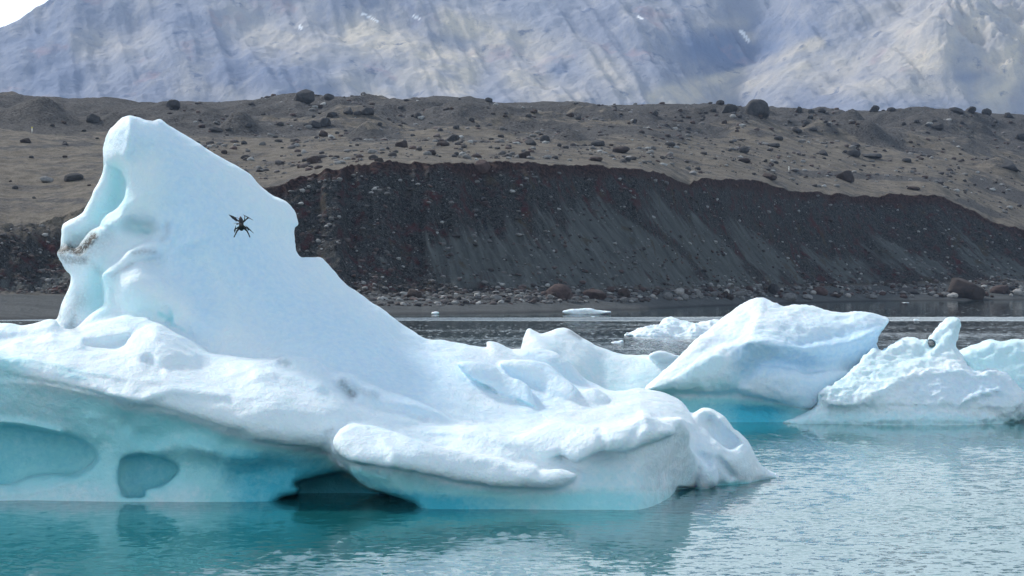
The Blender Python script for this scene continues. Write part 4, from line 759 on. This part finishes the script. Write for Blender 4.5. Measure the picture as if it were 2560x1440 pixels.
# ------------------------------------------------------------------ boulders
def ico(sub):
    import bmesh
    bm = bmesh.new(); bmesh.ops.create_icosphere(bm, subdivisions=sub, radius=1); bm.verts.ensure_lookup_table()
    V = np.array([v.co[:] for v in bm.verts]); Fc = np.array([[v.index for v in f.verts] for f in bm.faces]); bm.free(); return V, Fc
ICO3, ICO1 = ico(4), ico(2)
def rock_shape(seed, sub=ICO3, ang=.8):
    V, Fc = sub; rs = np.random.RandomState(seed); V = V.copy()
    # cut by random planes -> faceted, angular block; then rough it up
    for _ in range(9):
        n = rs.normal(size=3); n /= np.linalg.norm(n); c = rs.uniform(.5, .85) if ang > .5 else rs.uniform(.75, .95)
        d = V @ n; V -= np.maximum(d - c, 0)[:, None] * n * .92
    V *= (1 + .09 * fbm(V[:, 0] * 2.2 + seed, V[:, 1] * 2.2, V[:, 2] * 2.2, o=4, s=seed))[:, None]
    ext = V.max(0) - V.min(0); V = (V - (V.max(0) + V.min(0)) / 2) / (ext / 2)
    return V, Fc
RMESH = {}
for kx, (mat_, ang, sd_) in enumerate([('dark', .8, 3), ('dark', .8, 4), ('dark', .3, 5), ('brown', .8, 6), ('brown', .7, 7), ('red', .8, 8), ('red', .3, 9), ('grey', .3, 10), ('grey', .8, 11), ('pale', .3, 12)]):
    V, Fc = rock_shape(sd_, ICO3, ang); o = mesh_obj('boulder', V, Fc, ROCKM[mat_]); RMESH.setdefault(mat_, []).append(o.data); bpy.data.objects.remove(o)
rnd = random.Random(5)
def boulder(px, py, wpx, hpx, mat_, label=None, group='boulders scattered over the moraine', k=None):
    p = hit(px, py); s = p[1] / F
    me = RMESH[mat_][(k if k is not None else rnd.randrange(9)) % len(RMESH[mat_])]
    o = bpy.data.objects.new('boulder', me); COL.objects.link(o)
    hz = hpx * s / 2 * 1.22 ; o.scale = (wpx * s / 2, wpx * s / 2 * rnd.uniform(.8, 1.1), hz)
    o.location = (p[0], p[1] + wpx * s * .3, p[2] + hz * (.42 if wpx > 60 else .6)); o.rotation_euler = (rnd.uniform(-.08, .08), rnd.uniform(-.1, .1), rnd.choice([0, math.pi]) + rnd.uniform(-.3, .3))
    tag(o, label or 'small dark boulder lying among many on the brown plateau', 'boulder', group)
    return o
B = [(759, 257, 54, 36, 'dark', 'big blocky dark boulder standing on the skyline of the left ridge'),
 (1896, 291, 62, 50, 'dark', 'huge rounded dark boulder on the skyline at the right ridge'),
 (433, 271, 38, 24, 'dark', 'dark rounded boulder on the ridge left of the leaning peak tip'),
 (822, 252, 28, 18, 'dark', 'round dark boulder just right of the big blocky one'),
 (870, 288, 26, 20, 'dark', 'left dark boulder of the clustered row below the left skyline'),
 (918, 289, 34, 22, 'dark', 'right dark boulder of the clustered row below the left skyline'),
 (893, 290, 20, 15, 'dark', 'middle dark boulder of the clustered row below the left skyline'),
 (828, 295, 30, 15, 'dark', 'flat dark boulder under the clustered row'),
 (813, 318, 30, 25, 'dark', 'upright dark boulder of the close pair right of the ice peak'),
 (786, 321, 34, 19, 'dark', 'lower dark boulder of the close pair right of the ice peak'),
 (808, 343, 22, 18, 'brown', 'pointed brown boulder below the close pair'),
 (620, 325, 18, 13, 'dark', 'small dark boulder on the mound right of the ice peak'),
 (537, 333, 38, 14, 'dark', 'low dark boulder just right of the ice peak tip'),
 (570, 332, 18, 14, 'dark', 'squat dark boulder beside the low one near the ice peak'),
 (1044, 296, 20, 15, 'dark', 'dark boulder alone above the flat gravel mound'),
 (1140, 322, 17, 11, 'dark', 'little dark boulder on the gravel above the bluff centre'),
 (1004, 368, 34, 17, 'brown', 'wide brown boulder on tan grass above the bluff'),
 (1107, 366, 34, 13, 'brown', 'low flat brown boulder right of the wide brown one'),
 (785, 409, 38, 20, 'brown', 'lone brown boulder on the tan grass near the bluff rim'),
 (115, 458, 36, 18, 'grey', 'grey rounded boulder on the left grass flat'),
 (179, 453, 54, 21, 'dark', 'broad dark boulder on the left grass flat'),
 (231, 308, 36, 24, 'dark', 'dark boulder on the left mounds, left of the ice peak'),
 (62, 357, 28, 11, 'brown', 'flat brown boulder at the left under the mounds'),
 (1077, 387, 28, 13, 'brown', 'brown boulder behind the bluff rim, left of centre'),
 (1222, 256, 20, 12, 'dark', 'dark boulder on the skyline of the middle mound'),
 (1132, 352, 36, 17, 'dark', 'dark boulder behind the low flat brown one'),
 (947, 405, 24, 11, 'brown', 'small brown boulder at the left end of the bluff rim'),
 (1206, 432, 44, 34, 'red', 'reddish boulder sticking out of the bluff rim'),
 (1997, 284, 20, 17, 'dark', 'pointed skyline boulder right of the huge round one'),
 (2028, 284, 17, 11, 'dark', 'low skyline boulder beside the pointed one'),
 (2057, 281, 24, 12, 'dark', 'third skyline boulder right of the huge round one'),
 (2187, 280, 28, 16, 'dark', 'dark peaked boulder midway along the right skyline'),
 (2229, 280, 22, 11, 'dark', 'smaller boulder right of the peaked one on the skyline'),
 (2392, 283, 40, 16, 'dark', 'broad boulder of the far right skyline cluster'),
 (2428, 283, 32, 17, 'dark', 'middle boulder of the far right skyline cluster'),
 (2468, 288, 26, 17, 'dark', 'lower boulder of the far right skyline cluster'),
 (2524, 295, 26, 14, 'dark', 'rightmost boulder of the skyline'),
 (1825, 282, 40, 22, 'dark', 'rugged dark boulder just left of the huge round one'),
 (1801, 262, 22, 12, 'dark', 'dark skyline boulder left of the huge round one'),
 (2345, 326, 30, 18, 'dark', 'dark peaked boulder alone on the right slope'),
 (1327, 362, 30, 17, 'dark', 'dark boulder at the left foot of the gravel mound'),
 (1362, 356, 26, 20, 'dark', 'taller dark boulder on the gravel mound'),
 (1494, 366, 38, 16, 'dark', 'dark boulder at the right foot of the gravel mound'),
 (1552, 383, 46, 18, 'brown', 'broad flat-topped boulder on the pale grass, centre right'),
 (1312, 396, 34, 19, 'brown', 'brown boulder on the grass behind the bluff rim'),
 (1490, 404, 36, 13, 'brown', 'low brown boulder near the bluff rim, centre'),
 (1567, 404, 28, 12, 'dark', 'small dark boulder near the rim right of the low brown one'),
 (1675, 366, 28, 12, 'dark', 'dark boulder on the pale strip right of centre'),
 (1860, 383, 28, 19, 'dark', 'leaning pointed boulder on the pale grass at right'),
 (2060, 389, 24, 15, 'dark', 'dark blocky boulder on the pale grass at far right'),
 (2135, 392, 36, 20, 'dark', 'left boulder of the long dark row at the right'),
 (2180, 396, 56, 14, 'dark', 'right boulder of the long dark row at the right'),
 (2140, 367, 26, 11, 'dark', 'small boulder above the long dark row'),
 (2267, 407, 26, 12, 'dark', 'flat-topped boulder near the right rim'),
 (1924, 449, 40, 17, 'brown', 'brown boulder on the grass just above the right bluff rim'),
 (1862, 406, 32, 12, 'brown', 'low boulder above the right part of the rim'),
 (2115, 453, 46, 28, 'brown', 'big brown boulder heap on the grass above the right rim'),
 (2555, 352, 34, 24, 'dark', 'dark boulder cut by the right edge of the plateau'),
 (2522, 427, 62, 26, 'dark', 'wide dark outcrop boulder near the right edge'),
 (1947, 352, 24, 12, 'dark', 'dark boulder in the middle of the right plateau'),
 (1935, 368, 34, 12, 'dark', 'flat dark boulder just below another on the right plateau'),
 (2285, 477, 34, 11, 'brown', 'low brown boulder at the grassy rim point'),
 (1992, 336, 28, 13, 'dark', 'dark boulder left of the twin gravel mounds'),
 (2032, 330, 24, 12, 'dark', 'dark boulder nearest the twin gravel mounds')]
for i, q in enumerate(B): boulder(*q[:5], label=q[5], k=2 if i == 1 else i)
SG = 'boulders along the lagoon beach'
for i, q in enumerate([(1035, 746, 38, 23, 'brown', 'brown boulder alone on the grey beach beside the big berg slope'),
 (1395, 746, 68, 42, 'red', 'large reddish brown boulder on the beach, centre'),
 (1487, 748, 62, 28, 'red', 'long reddish boulder right of the large reddish brown one'),
 (1560, 747, 34, 27, 'brown', 'dark rounded boulder ending the reddish row on the beach'),
 (1932, 737, 34, 29, 'dark', 'upright black boulder above the wedge-shaped berg'),
 (2052, 738, 40, 22, 'red', 'maroon boulder right of the upright black one'),
 (2418, 746, 100, 58, 'brown', 'largest dark brown boulder, at the waterline far right'),
 (2276, 735, 58, 17, 'dark', 'long low dark boulder left of the largest brown one'),
 (2500, 735, 48, 22, 'red', 'reddish boulder right of the largest brown one'),
 (2528, 728, 24, 14, 'dark', 'dark boulder behind the reddish one at the right edge'),
 (1670, 749, 26, 19, 'grey', 'squarish grey boulder on the beach left of the pale one'),
 (1697, 740, 28, 17, 'pale', 'pale rounded boulder on the beach beside the squarish grey one'),
 (1710, 750, 26, 16, 'grey', 'round grey boulder in front of the pale one'),
 (1559, 758, 22, 15, 'grey', 'grey egg-shaped boulder nearest the water, centre'),
 (1582, 757, 20, 12, 'grey', 'grey boulder right of the egg-shaped one'),
 (1846, 743, 42, 15, 'grey', 'wide flat grey boulder left of the upright black one'),
 (1974, 752, 40, 20, 'grey', 'broad grey slab boulder right of the upright black one'),
 (1240, 751, 28, 14, 'grey', 'grey boulder alone at the left part of the beach'),
 (1527, 730, 24, 14, 'red', 'reddish boulder behind the long reddish one'),
 (1826, 752, 20, 15, 'brown', 'small brown boulder in front of the wide flat grey one'),
 (1875, 730, 20, 15, 'red', 'small pinkish boulder at the bluff foot left of the black one'),
 (2020, 750, 30, 14, 'grey', 'grey boulder under the maroon one'),
 (2180, 748, 30, 12, 'grey', 'low grey boulder near the water at right'),
 (2260, 747, 20, 10, 'red', 'small reddish boulder near the water below the long low one'),
 (2090, 745, 30, 11, 'brown', 'flat brown boulder right of the maroon one'),
 (2385, 745, 24, 13, 'pale', 'pale boulder touching the left foot of the largest brown one'),
 (2545, 738, 26, 16, 'pale', 'pale boulder by the water at the right edge'),
 (1640, 738, 22, 12, 'brown', 'small brown boulder behind the squarish grey one'),
 (1748, 746, 22, 14, 'grey', 'grey boulder right of the round grey one'),
 (1785, 742, 24, 13, 'grey', 'grey boulder midway to the wide flat one'),
 (1375, 748, 16, 12, 'grey', 'small grey boulder touching the large reddish brown one'),
 (2330, 741, 22, 13, 'grey', 'grey boulder before the long low dark one')]): boulder(*q[:5], label=q[5], group=SG, k=i)
# nameless small boulders: the many alike
for i in range(112):
    px = rnd.uniform(0, 2560); 
    py = rnd.choice([rnd.uniform(262, 330), rnd.uniform(290, 400)]) if i % 3 else rnd.uniform(282, 300)
    if px < 640: py = rnd.uniform(262, 500)
    if px > 1900: py += 20
    wv = rnd.uniform(8, 17); boulder(px, py, wv, wv * rnd.uniform(.45, .75), mt_ := rnd.choice(['dark', 'dark', 'brown']), group='small %s boulders of the %s plateau' % (mt_, 'left' if px < 640 else 'middle' if px < 1700 else 'right'),
        label='small %s boulder lying among others on the %s of the plateau' % (mt_, 'left part' if px < 640 else 'middle part' if px < 1700 else 'right part'))
for i in range(85):
    px = 1300 + 1260 * rnd.random() ** .8; wv = rnd.uniform(8, 18)
    boulder(px, np.interp(px, [1300, 2560], [752, 742]) - rnd.uniform(-3, 22), wv, wv * rnd.uniform(.6, .8), mt_ := rnd.choice(['grey', 'grey', 'pale', 'red', 'brown']), label='small %s stone among the many along the %s beach' % ({'red': 'reddish'}.get(mt_, mt_), 'middle' if px < 1900 else 'right-hand'), group='small %s stones of the %s beach' % (mt_, 'middle' if px < 1900 else 'right-hand'))

# countless small stones: bluff, beach and plateau
def stones(name, n, region, size, mats, seed, label):
    V0, F0 = ICO1; rs = np.random.RandomState(seed)
    r0, r1, c0, c1 = region
    cand = rs.rand(n * 4, 2); sv_ = r0 + (r1 - r0) * cand[:, 0]; jc = ((c0 + (c1 - c0) * cand[:, 1]) - cols[0]) / 4
    cl_ = fbm(jc / 12., sv_ * 9, o=3, s=seed); keep = np.where(cl_ > rs.uniform(-.6, .5, len(cl_)))[0][:n]
    sv_, jc = sv_[keep], jc[keep]; n = len(keep)
    j = jc.astype(int); base_ = np.array([rock_shape(k, ICO1, .8)[0] for k in range(40, 46)])
    Vs = []; Fs = []
    Sc = S[:, 0]; r_ = np.searchsorted(Sc, sv_); r_ = np.clip(r_, 1, NRr - 1)
    sz = size[0] + (size[1] - size[0]) * rs.rand(n) ** 3
    for q in range(n):
        b_ = base_[rs.randint(6)]; a = rs.rand() * 6.28; ca, sa = math.cos(a), math.sin(a)
        v = b_ * (sz[q] * rs.uniform(.8, 1.3), sz[q], sz[q] * rs.uniform(.5, .8))
        v = np.stack([v[:, 0] * ca - v[:, 1] * sa, v[:, 0] * sa + v[:, 1] * ca, v[:, 2]], 1)
        Vs.append(v + (X[r_[q], j[q]], Y[r_[q], j[q]], Z[r_[q], j[q]] + sz[q] * .2)); Fs.append(F0 + q * len(V0))
    tone = np.repeat(rs.rand(n), len(V0))
    o = mesh_obj(name, np.concatenate(Vs), np.concatenate(Fs), mats, dict(tone=tone))
    tag(o, label, 'stones', kind='stuff')
def stone_mat():
    m, nt, b = newmat('mixed_stones'); t = attr(nt, 'tone'); oc = coords(nt)
    cr = nt.nodes.new('ShaderNodeValToRGB'); e = cr.color_ramp; e.elements[0].color = (.03, .028, .03, 1); e.elements[1].color = (.42, .43, .43, 1); e.elements[1].position = 1
    for p_, c_ in ((.3, (.05, .045, .047)), (.45, (.11, .07, .065)), (.62, (.12, .12, .125)), (.85, (.2, .2, .2))): x = e.elements.new(p_); x.color = (*c_, 1)
    nt.links.new(t, cr.inputs[0]); nt.links.new(mixc(nt, maprange(nt, noise(nt, oc, 3, 4), .3, .7, 0, .5), cr.outputs[0], (.04, .04, .042)), b.inputs['Base Color']); b.inputs['Roughness'].default_value = .9
    return m
SM = stone_mat()
stones('bluff_stones', 4200, (2.0, 2.95, -60, 2620), (.10, .5), SM, 91, 'loose stones strewn over the dark bluff face')
stones('beach_stones', 2600, (1.35, 2.06, 900, 2620), (.12, .6), SM, 92, 'cobbles strewn along the upper beach')
stones('plateau_stones', 3000, (4.1, 6.05, 420, 2620), (.15, .85), SM, 93, 'small stones strewn over the plateau')
print('rocks', time.time() - T0)

# ------------------------------------------------------------------ survey stakes on the plateau
def paint(name, c, r=.5):
    m, nt, b = newmat(name); oc = coords(nt)
    nt.links.new(mixc(nt, maprange(nt, noise(nt, oc, 9, 4), .4, .7, 0, .4), c, tuple(x * .6 for x in c)), b.inputs['Base Color']); b.inputs['Roughness'].default_value = r; return m
WHITE = paint('white_paint', (.75, .75, .72)); YEL = paint('yellow_paint', (.6, .55, .12))
def tube(pts, rad, n=8, mat=None, name='tube', parent=None, flat=1.0, up=(0, 0, 1)):
    pts = [Vector(p) for p in pts]; rad = rad if isinstance(rad, (list, tuple)) else [rad] * len(pts); Vv = []; Ff = []
    for i, p in enumerate(pts):
        d = (pts[min(i + 1, len(pts) - 1)] - pts[max(i - 1, 0)]).normalized()
        a = d.cross(Vector(up)); a = a.normalized() if a.length > 1e-4 else d.orthogonal().normalized(); b_ = a.cross(d)
        for k in range(n): t = k / n * 2 * math.pi; Vv.append(p + rad[i] * (math.cos(t) * a + math.sin(t) * flat * b_))
    for i in range(len(pts) - 1):
        for k in range(n): Ff.append((i * n + k, i * n + (k + 1) % n, (i + 1) * n + (k + 1) % n, (i + 1) * n + k))
    me = bpy.data.meshes.new(name); me.from_pydata([v[:] for v in Vv], [], Ff + [tuple(range(n))[::-1], tuple((len(pts) - 1) * n + k for k in range(n))]); me.update()
    for f in me.polygons: f.use_smooth = len(f.vertices) == 4
    if mat: me.materials.append(mat)
    o = bpy.data.objects.new(name, me); COL.objects.link(o)
    if parent: o.parent = parent
    return o
def stake(px, py, hpx, label, topm):
    p = hit(px, py); s = p[1] / F; e = bpy.data.objects.new('marker_stake', None); COL.objects.link(e); e.location = p
    h = hpx * s
    tube([(0, 0, -.3), (.02, 0, h * .5), (.0, 0, h * .78)], [.13, .12, .11], 10, WHITE, 'pole', e)
    tube([(0, 0, h * .78), (0, 0, h * .98), (0, 0, h)], [.15, .15, .08], 10, topm, 'cap', e)
    tag(e, label, 'marker')
stake(80, 335, 17, 'thin pale stake with a yellow top on the left plateau', YEL)
stake(1972, 432, 15, 'thin white stake on the grass above the right bluff', WHITE)

# ------------------------------------------------------------------ drone
def drone():
    DY = 52.0; DM = paint('drone_shell', (.008, .010, .014), .6); DM2 = paint('drone_dark_metal', (.03, .02, .022), .4); SIL = paint('drone_silver', (.45, .46, .5), .3)
    c0 = Vector(P(603.5, 559, DY))
    root = bpy.data.objects.new('drone', None); COL.objects.link(root); root.location = c0
    tag(root, 'small black quadcopter drone hovering tilted before the ice slope', 'drone')
    def q(zx, zy, dy=0.0): return Vector(P(550 + zx / 14.4, 510 + zy / 14.4, DY)) + Vector((0, dy, 0)) - c0
    k = DY / F / 14.4         # metres per zoomed pixel
    body = tube([q(725, 440, .03), q(735, 500, .02), q(750, 580), q(765, 690, -.01), q(775, 790, -.01), q(778, 880), q(775, 930, .01), q(775, 957, .02)], [10 * k, 52 * k, 84 * k, 92 * k, 100 * k, 94 * k, 72 * k, 24 * k], 14, DM, 'body', root)
    tube([q(745, 700, -.07), q(775, 760, -.08), q(790, 850, -.075)], [30 * k, 42 * k, 24 * k], 10, DM2, 'battery_pack', root)
    arms = [([(720, 640), (640, 600), (560, 570)], (560, 570)), ([(830, 640), (880, 600), (985, 490)], (985, 490)), ([(860, 810), (960, 860), (1040, 890)], (1040, 900)), ([(700, 830), (630, 870), (575, 900)], (575, 910))]
    dys = (.10, .10, -.12, -.12)
    for (pts, mt), dy in zip(arms, dys):
        tube([q(*pts[0], dy * .1), q(*pts[1], dy * .6), q(*pts[2], dy)], [40 * k, 30 * k, 22 * k], 8, DM, 'arm', root)
    mots = [((530, 520), (575, 620), .10), ((1010, 470), (960, 530), .10), ((1000, 840), (1070, 950), -.12), ((575, 890), (545, 1000), -.12)]
    for a, b_, dy in mots: tube([q(*a, dy), q((a[0] + b_[0]) / 2, (a[1] + b_[1]) / 2, dy), q(*b_, dy)], [26 * k, 34 * k, 24 * k], 10, DM, 'motor', root)
    props = [((300, 378), (690, 640), .10, 66), ((812, 378), (1182, 580), .10, 20), ((940, 775), (1238, 1060), -.12, 22), ((600, 770), (535, 1050), -.12, 24)]
    for a, b_, dy, wd in props:
        A, Bp = q(*a, dy - .02), q(*b_, dy - .02)
        tube([A, A.lerp(Bp, .2), A.lerp(Bp, .42), A.lerp(Bp, .5), A.lerp(Bp, .58), A.lerp(Bp, .8), Bp], [5 * k, wd * .45 * k, wd * .8 * k, wd * .75 * k, wd * .8 * k, wd * .45 * k, 5 * k], 8, DM, 'propeller', root, flat=.3, up=(0, 1, 0))
    tube([q(520, 470, .1), q(600, 490, .05), q(690, 525, 0)], [8 * k] * 3, 6, DM, 'strut', root)
    tube([q(870, 405, .1), q(880, 500, .06), q(870, 600, 0)], [16 * k] * 3, 6, DM, 'strut', root)
    for pts in ([(690, 880), (620, 960), (560, 1090), (508, 1200)], [(880, 880), (970, 960), (1030, 1070), (1085, 1200)]):
        tube([q(*pts[0]), q(*pts[1], -.02), q(*pts[2], -.03), q(*pts[3], -.03)], [40 * k, 32 * k, 22 * k, 20 * k], 8, DM, 'landing_leg', root)
    g = tube([q(740, 720, -.05), q(670, 710, -.08), q(610, 735, -.09)], [26 * k, 20 * k, 26 * k], 8, DM2, 'camera_gimbal', root)
    tube([q(700, 640, -.10), q(690, 740, -.11)], [7 * k] * 2, 6, SIL, 'gimbal_bracket', g)
    tube([q(500, 697, -.09), q(560, 695, -.09), q(650, 690, -.09)], [8 * k, 14 * k, 12 * k], 6, SIL, 'lens_mount', g)
drone()

# ------------------------------------------------------------------ haze
def haze():
    m = bpy.data.materials.new('haze'); m.use_nodes = True; nt = m.node_tree; nt.nodes.clear()
    o = nt.nodes.new('ShaderNodeOutputMaterial'); v = nt.nodes.new('ShaderNodeVolumePrincipled')
    v.inputs['Color'].default_value = (.50, .67, 1.0, 1); v.inputs['Density'].default_value = HAZE; v.inputs['Anisotropy'].default_value = .2
    nt.links.new(v.outputs[0], o.inputs['Volume'])
    x0, x1, y0, y1, z0, z1 = -3200, 3200, -400, 6000, -7, 960
    Vb = [(x, y, z) for x in (x0, x1) for y in (y0, y1) for z in (z0, z1)]
    Fb = [(0, 1, 3, 2), (4, 6, 7, 5), (0, 4, 5, 1), (2, 3, 7, 6), (0, 2, 6, 4), (1, 5, 7, 3)]
    b = mesh_obj('haze', Vb, Fb, m, smooth=False); tag(b, kind='stuff', label='thin blue air between the shore and the mountain', cat='haze')
HAZE = .00005
haze()
print('done', time.time() - T0)
